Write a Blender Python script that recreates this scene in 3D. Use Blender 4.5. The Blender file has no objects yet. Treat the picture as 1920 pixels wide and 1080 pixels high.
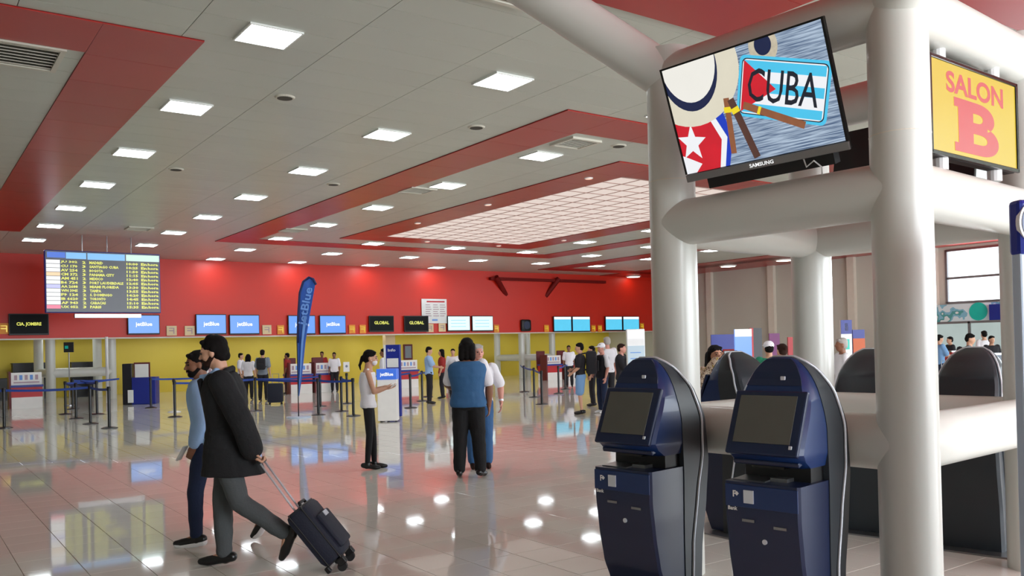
import bpy, bmesh, math, random
from mathutils import Vector, Matrix

random.seed(7)
SC = bpy.context.scene
COL = SC.collection
PI = math.pi

# ---------------------------------------------------------------- camera, light, exposure
F = 1619.0; CY = 635.0; EYE = 1.65
YAW, PIT, ROL = math.radians(35.55), math.radians(0.49), math.radians(-1.34)
fw = Vector((math.sin(YAW)*math.cos(PIT), math.cos(YAW)*math.cos(PIT), math.sin(PIT)))
rt = Vector((math.cos(YAW), -math.sin(YAW), 0)); up = rt.cross(fw)
cr = rt*math.cos(ROL) + up*math.sin(ROL); cu = up*math.cos(ROL) - rt*math.sin(ROL)
cam_d = bpy.data.cameras.new('camera'); cam = bpy.data.objects.new('camera', cam_d); COL.objects.link(cam)
cam.matrix_world = Matrix(((cr.x, cu.x, -fw.x, 0), (cr.y, cu.y, -fw.y, 0), (cr.z, cu.z, -fw.z, EYE), (0, 0, 0, 1)))
cam_d.sensor_width = 36; cam_d.lens = F/1920*36; cam_d.shift_y = (CY-540)/1920
cam_d.clip_end = 300
SC.camera = cam

def lin(c):
    return tuple(((v/255)/12.92 if v/255 <= .04045 else ((v/255+.055)/1.055)**2.4) for v in c) + (1,)

W = bpy.data.worlds.new('world'); SC.world = W; W.use_nodes = True
wb = W.node_tree.nodes['Background']; wb.inputs[0].default_value = (0.86, 0.93, 1.0, 1); wb.inputs[1].default_value = 3.0
LAMP = 20.0          # ceiling light panels
def area(name, loc, rot, sx, sy, power, col=(1, 1, 1)):
    l = bpy.data.lights.new(name, 'AREA'); l.shape = 'RECTANGLE'; l.size = sx; l.size_y = sy; l.energy = power; l.color = col
    o = bpy.data.objects.new(name, l); COL.objects.link(o); o.location = loc; o.rotation_euler = rot; return o
# daylight entering through the glazed front behind the camera and the right-hand windows
area('daylight_front', (15, -8.7, 2.7), (math.radians(90), 0, 0), 26, 4.0, 3500, (.88, .95, 1))
area('daylight_right', (35.2, 10.0, 3.9), (math.radians(90), 0, math.radians(90)), 16, 2.2, 1200, (.82, .92, 1))
SC.view_settings.view_transform = 'Standard'; SC.view_settings.look = 'None'
SC.view_settings.gamma = 1; SC.view_settings.use_curve_mapping = False
SC.view_settings.exposure = 0.0
SC.cycles.use_denoising = True
SC.cycles.max_bounces = 7; SC.cycles.diffuse_bounces = 4; SC.cycles.glossy_bounces = 3; SC.cycles.transmission_bounces = 4
SC.cycles.caustics_reflective = False; SC.cycles.caustics_refractive = False
SC.cycles.sample_clamp_indirect = 6

def ray(x, y): return fw + cr*((x-960)/F) - cu*((y-CY)/F)
def hor(x):
    a, b = ray(x, 500).z, ray(x, 800).z
    return 500 + 300*a/(a-b)
def onz(x, y, z):            # z absolute
    d = ray(x, y); return d*((z-EYE)/d.z) + Vector((0, 0, EYE))
def ony(x, y, Y):
    d = ray(x, y); return d*(Y/d.y) + Vector((0, 0, EYE))
def onx(x, y, X):
    d = ray(x, y); return d*(X/d.x) + Vector((0, 0, EYE))
def spot(px, Z):             # floor point seen in column px at depth Z
    d = ray(px, hor(px) + EYE*F/Z); p = d*(-EYE/d.z); return Vector((p.x, p.y, 0))
def at(px, py, Z):
    return ray(px, py)*Z + Vector((0, 0, EYE))
def pix(P):
    P = Vector(P) - Vector((0, 0, EYE)); z = P.dot(fw)
    if z <= .05: return None
    return 960+F*P.dot(cr)/z, CY-F*P.dot(cu)/z, z

# ---------------------------------------------------------------- materials
MATS = {}
def mat(name, col, rough=.5, metal=0, emis=0, var=.06, scale=6, bump=0, spec=.5, coat=0, objrand=0):
    if name in MATS: return MATS[name]
    m = bpy.data.materials.new(name); m.use_nodes = True; nt = m.node_tree; b = nt.nodes['Principled BSDF']
    c = lin(col)
    b.inputs['Roughness'].default_value = rough; b.inputs['Metallic'].default_value = metal
    b.inputs['Specular IOR Level'].default_value = spec; b.inputs['Coat Weight'].default_value = coat
    tc = nt.nodes.new('ShaderNodeTexCoord'); nz = nt.nodes.new('ShaderNodeTexNoise'); nz.inputs['Scale'].default_value = scale
    nz.inputs['Detail'].default_value = 4
    nt.links.new(tc.outputs['Object'], nz.inputs['Vector'])
    mr = nt.nodes.new('ShaderNodeMapRange'); mr.inputs[3].default_value = 1-var; mr.inputs[4].default_value = 1+var
    nt.links.new(nz.outputs['Fac'], mr.inputs[0])
    fac = mr.outputs[0]
    if objrand:
        oi = nt.nodes.new('ShaderNodeObjectInfo'); m2 = nt.nodes.new('ShaderNodeMapRange')
        m2.inputs[3].default_value = 1-objrand; m2.inputs[4].default_value = 1+objrand
        nt.links.new(oi.outputs['Random'], m2.inputs[0])
        mm = nt.nodes.new('ShaderNodeMath'); mm.operation = 'MULTIPLY'
        nt.links.new(fac, mm.inputs[0]); nt.links.new(m2.outputs[0], mm.inputs[1]); fac = mm.outputs[0]
    vm = nt.nodes.new('ShaderNodeVectorMath'); vm.operation = 'SCALE'; vm.inputs[0].default_value = c[:3]
    nt.links.new(fac, vm.inputs['Scale'])
    if emis:
        b.inputs['Base Color'].default_value = (0.02, 0.02, 0.02, 1)
        b.inputs['Emission Strength'].default_value = emis
        nt.links.new(vm.outputs[0], b.inputs['Emission Color'])
    else:
        nt.links.new(vm.outputs[0], b.inputs['Base Color'])
    if bump:
        bp = nt.nodes.new('ShaderNodeBump'); bp.inputs['Strength'].default_value = bump; bp.inputs['Distance'].default_value = .01
        n2 = nt.nodes.new('ShaderNodeTexNoise'); n2.inputs['Scale'].default_value = scale*12
        nt.links.new(tc.outputs['Object'], n2.inputs['Vector'])
        nt.links.new(n2.outputs['Fac'], bp.inputs['Height']); nt.links.new(bp.outputs[0], b.inputs['Normal'])
    MATS[name] = m; return m

def glass_mat():
    m = bpy.data.materials.new('clear_glass'); m.use_nodes = True; b = m.node_tree.nodes['Principled BSDF']
    b.inputs['Base Color'].default_value = (.95, .98, 1, 1); b.inputs['Roughness'].default_value = .02
    b.inputs['Alpha'].default_value = .12; MATS['glass'] = m; return m
glass_mat()

M = lambda n: MATS[n]
mat('ceil_white', (190, 193, 182), .32, var=.03, scale=1.2, objrand=.02)
mat('ceil_joint', (112, 110, 102), .6)
mat('ceil_red', (168, 32, 24), .28, var=.05, scale=2, objrand=.05)
mat('wall_red', (212, 38, 14), .42, var=.03, scale=.5)
mat('red_dark', (112, 12, 8), .6, spec=.2)
mat('yellow', (226, 200, 66), .5, var=.06, scale=.7)
mat('beige_wall', (204, 203, 192), .6, var=.04, scale=.8)
mat('pilaster', (225, 218, 204), .5)
mat('tile', (232, 228, 219), .045, var=.03, scale=2.5, spec=.3, objrand=.025)
mat('grout', (140, 128, 112), .5)
mat('column_white', (214, 215, 208), .28, var=.02, scale=2, spec=.5)
mat('lamp_face', (238, 247, 252), .4, emis=LAMP, var=0)
mat('lamp_frame', (235, 235, 230), .4)
mat('round_lamp', (255, 225, 205), .4, emis=6, var=0)
mat('small_bulb', (250, 200, 180), .4, emis=1.2, var=0)
mat('vent', (205, 200, 186), .5)
mat('vent_dark', (70, 66, 56), .7)
mat('sky_panel', (246, 228, 218), .5, emis=.8, var=.05, scale=.25)
mat('sky_grid', (196, 160, 150), .6)
mat('navy', (14, 30, 66), .34, coat=.15, var=.05)
mat('navy_side', (15, 45, 96), .38, coat=.15, var=.05)
mat('charcoal', (46, 52, 58), .42, var=.08)
mat('black', (16, 16, 18), .45)
mat('black_gloss', (10, 10, 12), .12)
mat('black_cloth', (15, 15, 18), .85, bump=.3)
mat('silver', (215, 220, 228), .25, metal=.3)
mat('white_plastic', (238, 238, 238), .4)
mat('kiosk_glass', (88, 88, 82), .1, spec=.6)
mat('metal', (150, 150, 152), .3, metal=.9)
mat('belt', (28, 64, 150), .6)
mat('post', (26, 26, 30), .35)
mat('counter_red', (196, 24, 34), .4)
mat('counter_white', (238, 234, 230), .4)
mat('counter_dark', (22, 20, 30), .4)
mat('jet_screen', (96, 156, 246), .3, emis=1.0, var=.03)
mat('white_screen', (225, 250, 252), .3, emis=1.0, var=.02)
mat('cyan_screen', (90, 206, 244), .3, emis=1.0, var=.06, scale=4)
mat('black_screen', (16, 19, 20), .5, spec=.15)
mat('board_screen', (64, 66, 76), .3, emis=.8, var=.05)
mat('white_emit', (255, 255, 255), .3, emis=1.0, var=0)
mat('yellow_emit', (226, 226, 84), .3, emis=1.0, var=.1, scale=30)
mat('peach_emit', (252, 214, 170), .3, emis=1.0, var=0)
mat('lilac_emit', (196, 196, 250), .3, emis=1.0, var=0)
mat('pink_emit', (250, 120, 150), .3, emis=1.0, var=0)
mat('blue_emit', (58, 108, 214), .3, emis=1.0, var=.05)
mat('sky_emit', (126, 190, 250), .3, emis=1.0, var=.05)
mat('mint_emit', (206, 240, 226), .3, emis=1.0, var=0)
mat('poster_white', (236, 236, 234), .5)
mat('poster_grey', (180, 150, 160), .5)
mat('number_yellow', (238, 150, 40), .5)
mat('number_beige', (230, 205, 160), .5)
mat('flag_blue', (40, 86, 172), .6, var=.1, scale=3)
mat('flag_edge', (14, 30, 84), .6)
mat('flag_light', (110, 156, 226), .6)
mat('sign_blue', (22, 40, 140), .4)
mat('sign_pale', (206, 226, 240), .3, emis=.8, var=.03)
mat('glow_pane', (222, 240, 236), .3, emis=.55, var=.1, scale=2)  # glow put into the panes for the bright space behind the partition glass
mat('totem_pale', (188, 204, 222), .35)
mat('salon_yellow', (240, 206, 40), .25, emis=.85, var=.04, scale=3)
mat('salon_red', (232, 74, 78), .3, emis=.85, var=.04)
mat('rubber', (24, 24, 26), .7)
mat('skin', (206, 156, 128), .5, var=.05, scale=20)
mat('skin_brown', (136, 90, 66), .5, var=.05, scale=20)
mat('skin_pink', (214, 150, 132), .5, var=.05, scale=20)
mat('hair_black', (17, 13, 12), .7, spec=.15, bump=.5, scale=30)
mat('hair_brown', (48, 28, 21), .7, spec=.15, bump=.5, scale=30)
mat('hair_grey', (176, 170, 164), .6, bump=.5, scale=30)
mat('eye_dark', (20, 14, 12), .2)
mat('lip', (150, 88, 80), .5)
mat('coat', (17, 17, 20), .85, bump=.3)
mat('grey_wool', (74, 78, 80), .85, bump=.3)
mat('navy_denim', (18, 34, 66), .8, bump=.3)
mat('denim', (52, 96, 146), .8, bump=.3)
mat('light_denim', (120, 160, 205), .8, bump=.3)
mat('shirt_blue', (156, 190, 232), .7, bump=.2)
mat('cloth_white', (236, 234, 240), .7, bump=.2)
mat('vest_blue', (48, 96, 142), .75, bump=.2)
mat('cloth_grey', (130, 138, 150), .8)
mat('cloth_red', (150, 34, 30), .8)
mat('cloth_green', (30, 130, 96), .8)
mat('cloth_dark', (30, 28, 34), .85)
mat('leather_black', (16, 16, 17), .3)
mat('strap', (28, 44, 110), .6)
mat('suitcase', (24, 28, 46), .7, bump=.3)
mat('green_screen', (20, 200, 180), .4)
mat('maroon', (100, 22, 30), .5)
mat('purple', (130, 60, 120), .5)
mat('orange', (206, 96, 46), .5)

def pattern_mat(name, base, spots, scale):
    m = bpy.data.materials.new(name); m.use_nodes = True; nt = m.node_tree; b = nt.nodes['Principled BSDF']
    tc = nt.nodes.new('ShaderNodeTexCoord'); n = nt.nodes.new('ShaderNodeTexNoise'); n.inputs['Scale'].default_value = scale
    cr_ = nt.nodes.new('ShaderNodeValToRGB'); cr_.color_ramp.interpolation = 'CONSTANT'
    nt.links.new(tc.outputs['Object'], n.inputs['Vector']); nt.links.new(n.outputs['Fac'], cr_.inputs[0])
    e = cr_.color_ramp.elements; e[0].color = lin(base); e[1].position = .5; e[1].color = lin(spots[0])
    for i, s in enumerate(spots[1:]):
        q = e.new(.56+.05*i); q.color = lin(s)
    nt.links.new(cr_.outputs[0], b.inputs['Base Color']); b.inputs['Roughness'].default_value = .8
    MATS[name] = m
pattern_mat('floral', (232, 214, 190), [(120, 84, 60), (236, 224, 204), (176, 150, 60)], 26)
pattern_mat('mural', (226, 244, 248), [(140, 200, 220), (90, 170, 170), (236, 248, 248)], 1.6)

def wood_emit():
    m = bpy.data.materials.new('tv_wood'); m.use_nodes = True; nt = m.node_tree; b = nt.nodes['Principled BSDF']
    tc = nt.nodes.new('ShaderNodeTexCoord'); w = nt.nodes.new('ShaderNodeTexNoise')
    mp = nt.nodes.new('ShaderNodeMapping'); mp.inputs['Scale'].default_value = (2.5, 60, 60); mp.inputs['Rotation'].default_value = (0, .42, 0)
    w.inputs['Scale'].default_value = 2.0; w.inputs['Detail'].default_value = 3
    r = nt.nodes.new('ShaderNodeValToRGB'); r.color_ramp.elements[0].position = .36; r.color_ramp.elements[1].position = .62
    r.color_ramp.elements[0].color = lin((74, 96, 128)); r.color_ramp.elements[1].color = lin((176, 194, 214))
    nt.links.new(tc.outputs['Object'], mp.inputs[0]); nt.links.new(mp.outputs[0], w.inputs['Vector'])
    nt.links.new(w.outputs['Fac'], r.inputs[0]); nt.links.new(r.outputs[0], b.inputs['Emission Color'])
    b.inputs['Emission Strength'].default_value = 1.0; b.inputs['Base Color'].default_value = (.02, .02, .02, 1); b.inputs['Roughness'].default_value = .25
    MATS['tv_wood'] = m
wood_emit()

def far_floor():
    m = bpy.data.materials.new('far_tile'); m.use_nodes = True; nt = m.node_tree; b = nt.nodes['Principled BSDF']
    ge = nt.nodes.new('ShaderNodeNewGeometry'); sp = nt.nodes.new('ShaderNodeSeparateXYZ'); nt.links.new(ge.outputs['Position'], sp.inputs[0])
    outs = []
    for k, off in ((0, .03), (1, .0)):
        a = nt.nodes.new('ShaderNodeMath'); a.operation = 'ADD'; a.inputs[1].default_value = off+40
        d = nt.nodes.new('ShaderNodeMath'); d.operation = 'MODULO'; d.inputs[1].default_value = .4
        g = nt.nodes.new('ShaderNodeMath'); g.operation = 'LESS_THAN'; g.inputs[1].default_value = .007
        nt.links.new(sp.outputs[k], a.inputs[0]); nt.links.new(a.outputs[0], d.inputs[0]); nt.links.new(d.outputs[0], g.inputs[0]); outs.append(g)
    mx = nt.nodes.new('ShaderNodeMath'); mx.operation = 'MAXIMUM'; nt.links.new(outs[0].outputs[0], mx.inputs[0]); nt.links.new(outs[1].outputs[0], mx.inputs[1])
    n = nt.nodes.new('ShaderNodeTexNoise'); n.inputs['Scale'].default_value = 1.5; nt.links.new(ge.outputs['Position'], n.inputs['Vector'])
    mr = nt.nodes.new('ShaderNodeMapRange'); mr.inputs[3].default_value = .95; mr.inputs[4].default_value = 1.05; nt.links.new(n.outputs['Fac'], mr.inputs[0])
    vm = nt.nodes.new('ShaderNodeVectorMath'); vm.operation = 'SCALE'; vm.inputs[0].default_value = lin((232, 228, 219))[:3]; nt.links.new(mr.outputs[0], vm.inputs['Scale'])
    mix = nt.nodes.new('ShaderNodeMix'); mix.data_type = 'RGBA'
    nt.links.new(mx.outputs[0], mix.inputs[0]); nt.links.new(vm.outputs[0], mix.inputs[6]); mix.inputs[7].default_value = lin((150, 138, 122))
    nt.links.new(mix.outputs[2], b.inputs['Base Color']); b.inputs['Roughness'].default_value = .045; b.inputs['Specular IOR Level'].default_value = .3
    MATS['far_tile'] = m
far_floor()

# ---------------------------------------------------------------- mesh helpers
class MB:
    def __init__(s): s.bm = bmesh.new(); s.mi = 0
    def _v(s, p): return s.bm.verts.new(p)
    def face(s, vs):
        try: f = s.bm.faces.new(vs); f.material_index = s.mi; return f
        except ValueError: return None
    def box(s, c, sz, rot=None, bev=0):
        c = Vector(c); h = Vector(sz)/2; R = rot if rot is not None else Matrix.Identity(3)
        if isinstance(R, (int, float)): R = Matrix.Rotation(R, 3, 'Z')
        if bev <= 0:
            vs = [s._v(c + R@Vector((x*h.x, y*h.y, z*h.z))) for x in (-1, 1) for y in (-1, 1) for z in (-1, 1)]
            for q in ((0, 1, 3, 2), (4, 6, 7, 5), (0, 4, 5, 1), (2, 3, 7, 6), (0, 2, 6, 4), (1, 5, 7, 3)): s.face([vs[i] for i in q])
        else:
            b = min(bev, min(h)*.99); b2 = bmesh.new(); bmesh.ops.create_cube(b2, size=1)
            for v in b2.verts: v.co = Vector((v.co.x*sz[0], v.co.y*sz[1], v.co.z*sz[2]))
            bmesh.ops.bevel(b2, geom=b2.edges[:], offset=b, segments=2, affect='EDGES', profile=.5)
            mp = {v: s._v(c + R@v.co) for v in b2.verts}
            for f in b2.faces: s.face([mp[v] for v in f.verts])
            b2.free()
        return s
    def loft(s, rings, cap=True, closed=True):
        rr = [[s._v(p) for p in r] for r in rings]; n = len(rr[0])
        for a, b in zip(rr, rr[1:]):
            for i in range(n if closed else n-1): s.face([a[i], a[(i+1) % n], b[(i+1) % n], b[i]])
        if cap and closed: s.face(rr[0][::-1]); s.face(rr[-1])
        return s
    def tube(s, pts, r, seg=12, cap=True):
        pts = [Vector(p) for p in pts]; n = len(pts); rs = r if isinstance(r, (list, tuple)) else [r]*n
        rings = []; prev = None
        for i, p in enumerate(pts):
            d = (pts[min(i+1, n-1)] - pts[max(i-1, 0)]).normalized()
            if prev is None: a = d.orthogonal().normalized()
            else:
                a = prev - d*prev.dot(d)
                a = a.normalized() if a.length > 1e-6 else d.orthogonal().normalized()
            prev = a; b = d.cross(a)
            rings.append([p + (a*math.cos(2*PI*k/seg) + b*math.sin(2*PI*k/seg))*rs[i] for k in range(seg)])
        return s.loft(rings, cap)
    def caps(s, p0, p1, r0, r1, seg=14):     # tapered capsule
        p0, p1 = Vector(p0), Vector(p1); d = (p1-p0); L = d.length
        d = d/L if L > 1e-6 else Vector((0, 0, 1)); pts = []; rs = []
        for k in range(4):
            t = PI/2*(1-k/4)*.97; pts.append(p0 - d*r0*math.sin(t)); rs.append(max(r0*math.cos(t), r0*.05))
        for k in range(5): pts.append(p0 + d*L*k/4); rs.append(r0+(r1-r0)*k/4)
        for k in range(1, 5):
            t = PI/2*(k/4)*.97; pts.append(p1 + d*r1*math.sin(t)); rs.append(max(r1*math.cos(t), r1*.05))
        return s.tube(pts, rs, seg)
    def ell(s, c, r, R=None, seg=16, rings=10):
        c = Vector(c); R = R or Matrix.Identity(3); rr = []
        for i in range(1, rings):
            t = PI*i/rings
            rr.append([c + R@Vector((r[0]*math.sin(t)*math.cos(2*PI*k/seg), r[1]*math.sin(t)*math.sin(2*PI*k/seg), -r[2]*math.cos(t))) for k in range(seg)])
        return s.loft(rr)
    def cyl(s, c, r, h, seg=24, r2=None):
        c = Vector(c); return s.tube([c, c+Vector((0, 0, h))], [r, r if r2 is None else r2], seg)
    def prism(s, poly, ax, d0, d1):          # poly of (a,b); ax 'x' -> extruded along x with (y,z)
        def P(a, b, d): return {'x': (d, a, b), 'y': (a, d, b), 'z': (a, b, d)}[ax]
        return s.loft([[P(a, b, d0) for a, b in poly], [P(a, b, d1) for a, b in poly]])
    def build(s, name, m, parent=None, smooth=False, loc=None, rz=0, xf=None):
        if xf is not None: s.bm.transform(xf)
        bmesh.ops.recalc_face_normals(s.bm, faces=s.bm.faces)
        me = bpy.data.meshes.new(name); s.bm.to_mesh(me); s.bm.free()
        for q in (m if isinstance(m, (list, tuple)) else [m]): me.materials.append(M(q) if isinstance(q, str) else q)
        o = bpy.data.objects.new(name, me); COL.objects.link(o)
        if smooth:
            for p in me.polygons: p.use_smooth = True
            if smooth == 'auto':
                me.set_sharp_from_angle(angle=math.radians(40))
        if parent: o.parent = parent
        if loc is not None: o.location = loc
        if rz: o.rotation_euler.z = rz
        return o

def tag(o, label, cat, group=None, kind=None):
    o['label'] = label; o['category'] = cat
    if group: o['group'] = group
    if kind: o['kind'] = kind
    return o
def thing(name, label, cat, loc=(0, 0, 0), rz=0, group=None):
    o = bpy.data.objects.new(name, None); COL.objects.link(o); o.location = loc; o.rotation_euler = (0, 0, rz)
    o.empty_display_size = .2
    return tag(o, label, cat, group)
def struct(o, label, cat):
    return tag(o, label, cat, kind='structure')
def shared(name, src, parent, loc):
    o = bpy.data.objects.new(name, src.data); COL.objects.link(o); o.parent = parent; o.location = loc; return o
def copy_tree(root, label=None):
    c = root.copy(); COL.objects.link(c)
    for ch in root.children:
        d = ch.copy(); COL.objects.link(d); d.parent = c
        for g in ch.children:
            e = g.copy(); COL.objects.link(e); e.parent = d
    if label: c['label'] = label
    return c

def text_verts(body, w=None, h=None, bold=0.0, res=2):
    cu_ = bpy.data.curves.new('t', 'FONT'); cu_.body = body; cu_.align_x = 'CENTER'; cu_.align_y = 'CENTER'; cu_.resolution_u = res
    cu_.offset = bold
    o = bpy.data.objects.new('t', cu_); COL.objects.link(o)
    dg = bpy.context.evaluated_depsgraph_get(); me = bpy.data.meshes.new_from_object(o.evaluated_get(dg))
    vs = [v.co.copy() for v in me.vertices]; fs = [tuple(p.vertices) for p in me.polygons]
    bpy.data.objects.remove(o); bpy.data.curves.remove(cu_); bpy.data.meshes.remove(me)
    if not vs: return [], []
    x0, x1 = min(v.x for v in vs), max(v.x for v in vs); y0, y1 = min(v.y for v in vs), max(v.y for v in vs)
    sx = (w/(x1-x0)) if w else None; sy = (h/(y1-y0)) if h else None
    sx = sx or sy; sy = sy or sx
    return [((v.x-(x0+x1)/2)*sx, (v.y-(y0+y1)/2)*sy) for v in vs], fs
def add_text(mb, body, cx, cz, w=None, h=None, y=0.0, rot=0, bold=0.0, mi=None, res=2):
    """text in the local XZ plane, read from -Y"""
    vs, fs = text_verts(body, w, h, bold, res); c, s_ = math.cos(rot), math.sin(rot)
    old = mb.mi
    if mi is not None: mb.mi = mi
    bv = [mb._v((cx+a*c-b*s_, y, cz+a*s_+b*c)) for a, b in vs]
    for f in fs: mb.face([bv[i] for i in f])
    mb.mi = old
def quad_xz(mb, x0, z0, x1, z1, y, mi=0):
    old = mb.mi; mb.mi = mi
    mb.face([mb._v((x0, y, z0)), mb._v((x1, y, z0)), mb._v((x1, y, z1)), mb._v((x0, y, z1))]); mb.mi = old

# ---------------------------------------------------------------- room shell
CH = 5.35; X0, X1, Y0, YB = -14.0, 35.5, -9.0, 35.1
TX, TY = -.03, 0.0
T = .4
# floor: grid of cells; the near cells in view hold real tiles over a grout bed
cells = []; allc = []
for i in range(int((X0-TX)/T)-1, int((X1-TX)/T)+1):
    for j in range(int((Y0-TY)/T)-1, int((40-TY)/T)):
        cx, cy = TX+(i+.5)*T, TY+(j+.5)*T
        p = pix((cx, cy, 0)); vis = False
        if p and p[2] < 13.5 and -70 < p[0] < 1990 and p[1] < 1180:
            vis = True; cells.append((-(1/p[2]**3) if (0 < p[0] < 1920 and p[1] < 1090) else 0, i, j))
        allc.append((i, j, vis))
mb = MB()
vc = {}
def gv(i, j):
    if (i, j) not in vc: vc[(i, j)] = mb._v((TX+i*T, TY+j*T, 0))
    return vc[(i, j)]
visset = set()
for i, j, vis in allc:
    if vis: visset.add((i, j))
    else:
        mb.mi = 0; mb.face([gv(i, j), gv(i+1, j), gv(i+1, j+1), gv(i, j+1)])
mb.mi = 1
for (i, j) in visset:
    mb.face([mb._v((TX+(i+a)*T, TY+(j+b)*T, -.006)) for a, b in ((0, 0), (1, 0), (1, 1), (0, 1))])
floor = mb.build('floor', ['far_tile', 'grout']); struct(floor, 'glossy beige tiled hall floor reflecting the red wall', 'floor')
cells.sort(); g = .0025
tm = MB(); hh = T/2-g
vs = [(-hh, -hh), (hh, -hh), (hh, hh), (-hh, hh)]
tm.loft([[(a, b, -.006) for a, b in vs], [(a, b, -.0012) for a, b in vs], [(a*(1-.006), b*(1-.006), 0) for a, b in vs]])
t0 = None
for n, (_, i, j) in enumerate(cells[:300]):
    loc = (TX+(i+.5)*T, TY+(j+.5)*T, 0)
    if t0 is None: t0 = tm.build('tile', 'tile', floor, loc=loc)
    else: shared('tile', t0, floor, loc)
mb = MB()
for _, i, j in cells[300:]:
    x, y = TX+(i+.5)*T, TY+(j+.5)*T
    mb.loft([[(x+a, y+b, -.006) for a, b in vs], [(x+a, y+b, 0) for a, b in vs]])
o = mb.build('tiles', 'tile', floor); o['kind'] = 'stuff'

# ceiling panels 1.67 x .583
mb = MB(); mb.box(((X0+X1)/2, (Y0+YB)/2, CH+.1), (X1-X0, YB-Y0, .16))
ceil_ = mb.build('ceiling', 'ceil_joint'); struct(ceil_, 'off-white panelled hall ceiling above the red ceiling bands', 'ceiling')
PW, PL = 1.67, 3.5/6
SKY = (13.15, 14.1, 18.55, 25.35)
pc = []
for i in range(-11, 19):
    for j in range(-32, 45):
        cx, cy = 3.6+i*PW, 9.8+j*PL
        if cx-PW/2 < X0 or cx+PW/2 > X1+.3 or cy-PL/2 < Y0 or cy+PL/2 > YB+.1: continue
        if SKY[0]-.2 < cx-PW/2 and cx+PW/2 < SKY[2]+.2 and SKY[1] < cy-PL/2 and cy+PL/2 < SKY[3]: continue
        p = pix((cx, cy, CH)); key = 0
        if p and -100 < p[0] < 2000 and p[1] > -60: key = -1/p[2]**3
        pc.append((key, cx, cy))
pc.sort()
pm = MB(); pm.box((0, 0, .012), (PW-.008, PL-.008, .024)); p0 = None
for key, cx, cy in pc[:300]:
    if p0 is None: p0 = pm.build('ceiling_panel', 'ceil_white', ceil_, loc=(cx, cy, CH))
    else: shared('ceiling_panel', p0, ceil_, (cx, cy, CH))
mb = MB()
for key, cx, cy in pc[300:]: mb.box((cx, cy, CH+.012), (PW-.008, PL-.008, .024))
o = mb.build('ceiling_panels', 'ceil_white', ceil_); o['kind'] = 'stuff'

# red ceiling bands (rings of flat red panels)
nt_ = [0]
def band(rects, label):
    nt_[0] += 1
    root = None
    fr = MB()
    for (x0, y0, x1, y1) in rects: fr.box(((x0+x1)/2, (y0+y1)/2, CH-.004), (x1-x0, y1-y0, .008))
    root = fr.build('trim_%d' % nt_[0], 'red_dark'); struct(root, label, 'ceiling band')
    for (x0, y0, x1, y1) in rects:
        lx, ly = x1-x0, y1-y0
        n = max(1, round(max(lx, ly)/1.17)); src = None
        for k in range(n):
            if lx >= ly: c = (x0+lx*(k+.5)/n, (y0+y1)/2); sz = (lx/n-.006, ly-.004)
            else: c = ((x0+x1)/2, y0+ly*(k+.5)/n); sz = (lx-.004, ly/n-.006)
            if src is None:
                b = MB(); b.box((0, 0, 0), (sz[0], sz[1], .014)); src = b.build('red_panel', 'ceil_red', root, loc=(c[0], c[1], CH-.014))
            else: shared('red_panel', src, root, (c[0], c[1], CH-.014))
def ring(x0, y0, x1, y1, w, label):
    band([(x0, y0, x0+w, y1), (x1-w, y0, x1, y1), (x0+w, y0, x1-w, y0+w), (x0+w, y1-w, x1-w, y1)], label)
ring(-11, 10.35, 3.03, 28.85, 1.1, 'red ceiling band at the left with its corner above the departures board')
ring(8.65, 10.45, 22.65, 28.85, 1.05, 'wide outer red ceiling band around the luminous ceiling')
ring(12.0, 12.9, 19.75, 26.45, 1.12, 'inner red ceiling band framing the luminous ceiling')
ring(25.5, 12, 33.0, 33.4, 1.1, 'narrow red ceiling band in the far right distance')
band([(31.0, 12.0, 35.5, 35.1)], 'red ceiling strip along the beige right wall')
band([(2.0, -6, 8.18, 6.98)], 'bright red ceiling area above the mounted television')
band([(9.45, -6, 14.5, 4.88)], 'dark red ceiling area above the yellow hall sign')

# luminous ceiling
mb = MB(); mb.box(((SKY[0]+SKY[2])/2, (SKY[1]+SKY[3])/2, CH+.02), (SKY[2]-SKY[0]+.1, SKY[3]-SKY[1]+.1, .03))
sk = mb.build('window_1', 'sky_grid'); struct(sk, 'luminous pale grid ceiling inside the inner red band', 'skylight')
nx, ny = 9, 18; dx, dy = (SKY[2]-SKY[0])/nx, (SKY[3]-SKY[1])/ny
src = None
for i in range(nx):
    for j in range(ny):
        c = (SKY[0]+(i+.5)*dx, SKY[1]+(j+.5)*dy, CH+.004)
        if src is None:
            b = MB(); b.box((0, 0, -.006), (dx-.06, dy-.07, .02)); src = b.build('pane', 'sky_panel', sk, loc=c)
        else: shared('pane', src, sk, c)

for i in range(nx+1):
    b = MB(); b.box((0, 0, 0), (.03, SKY[3]-SKY[1], .012)); b.build('grid_bar', 'sky_grid', sk, loc=(SKY[0]+i*dx, (SKY[1]+SKY[3])/2, CH-.012))
for j in range(ny+1):
    b = MB(); b.box((0, 0, 0), (SKY[2]-SKY[0], .045, .012)); b.build('grid_bar', 'sky_grid', sk, loc=((SKY[0]+SKY[2])/2, SKY[1]+j*dy, CH-.0125))

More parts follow.
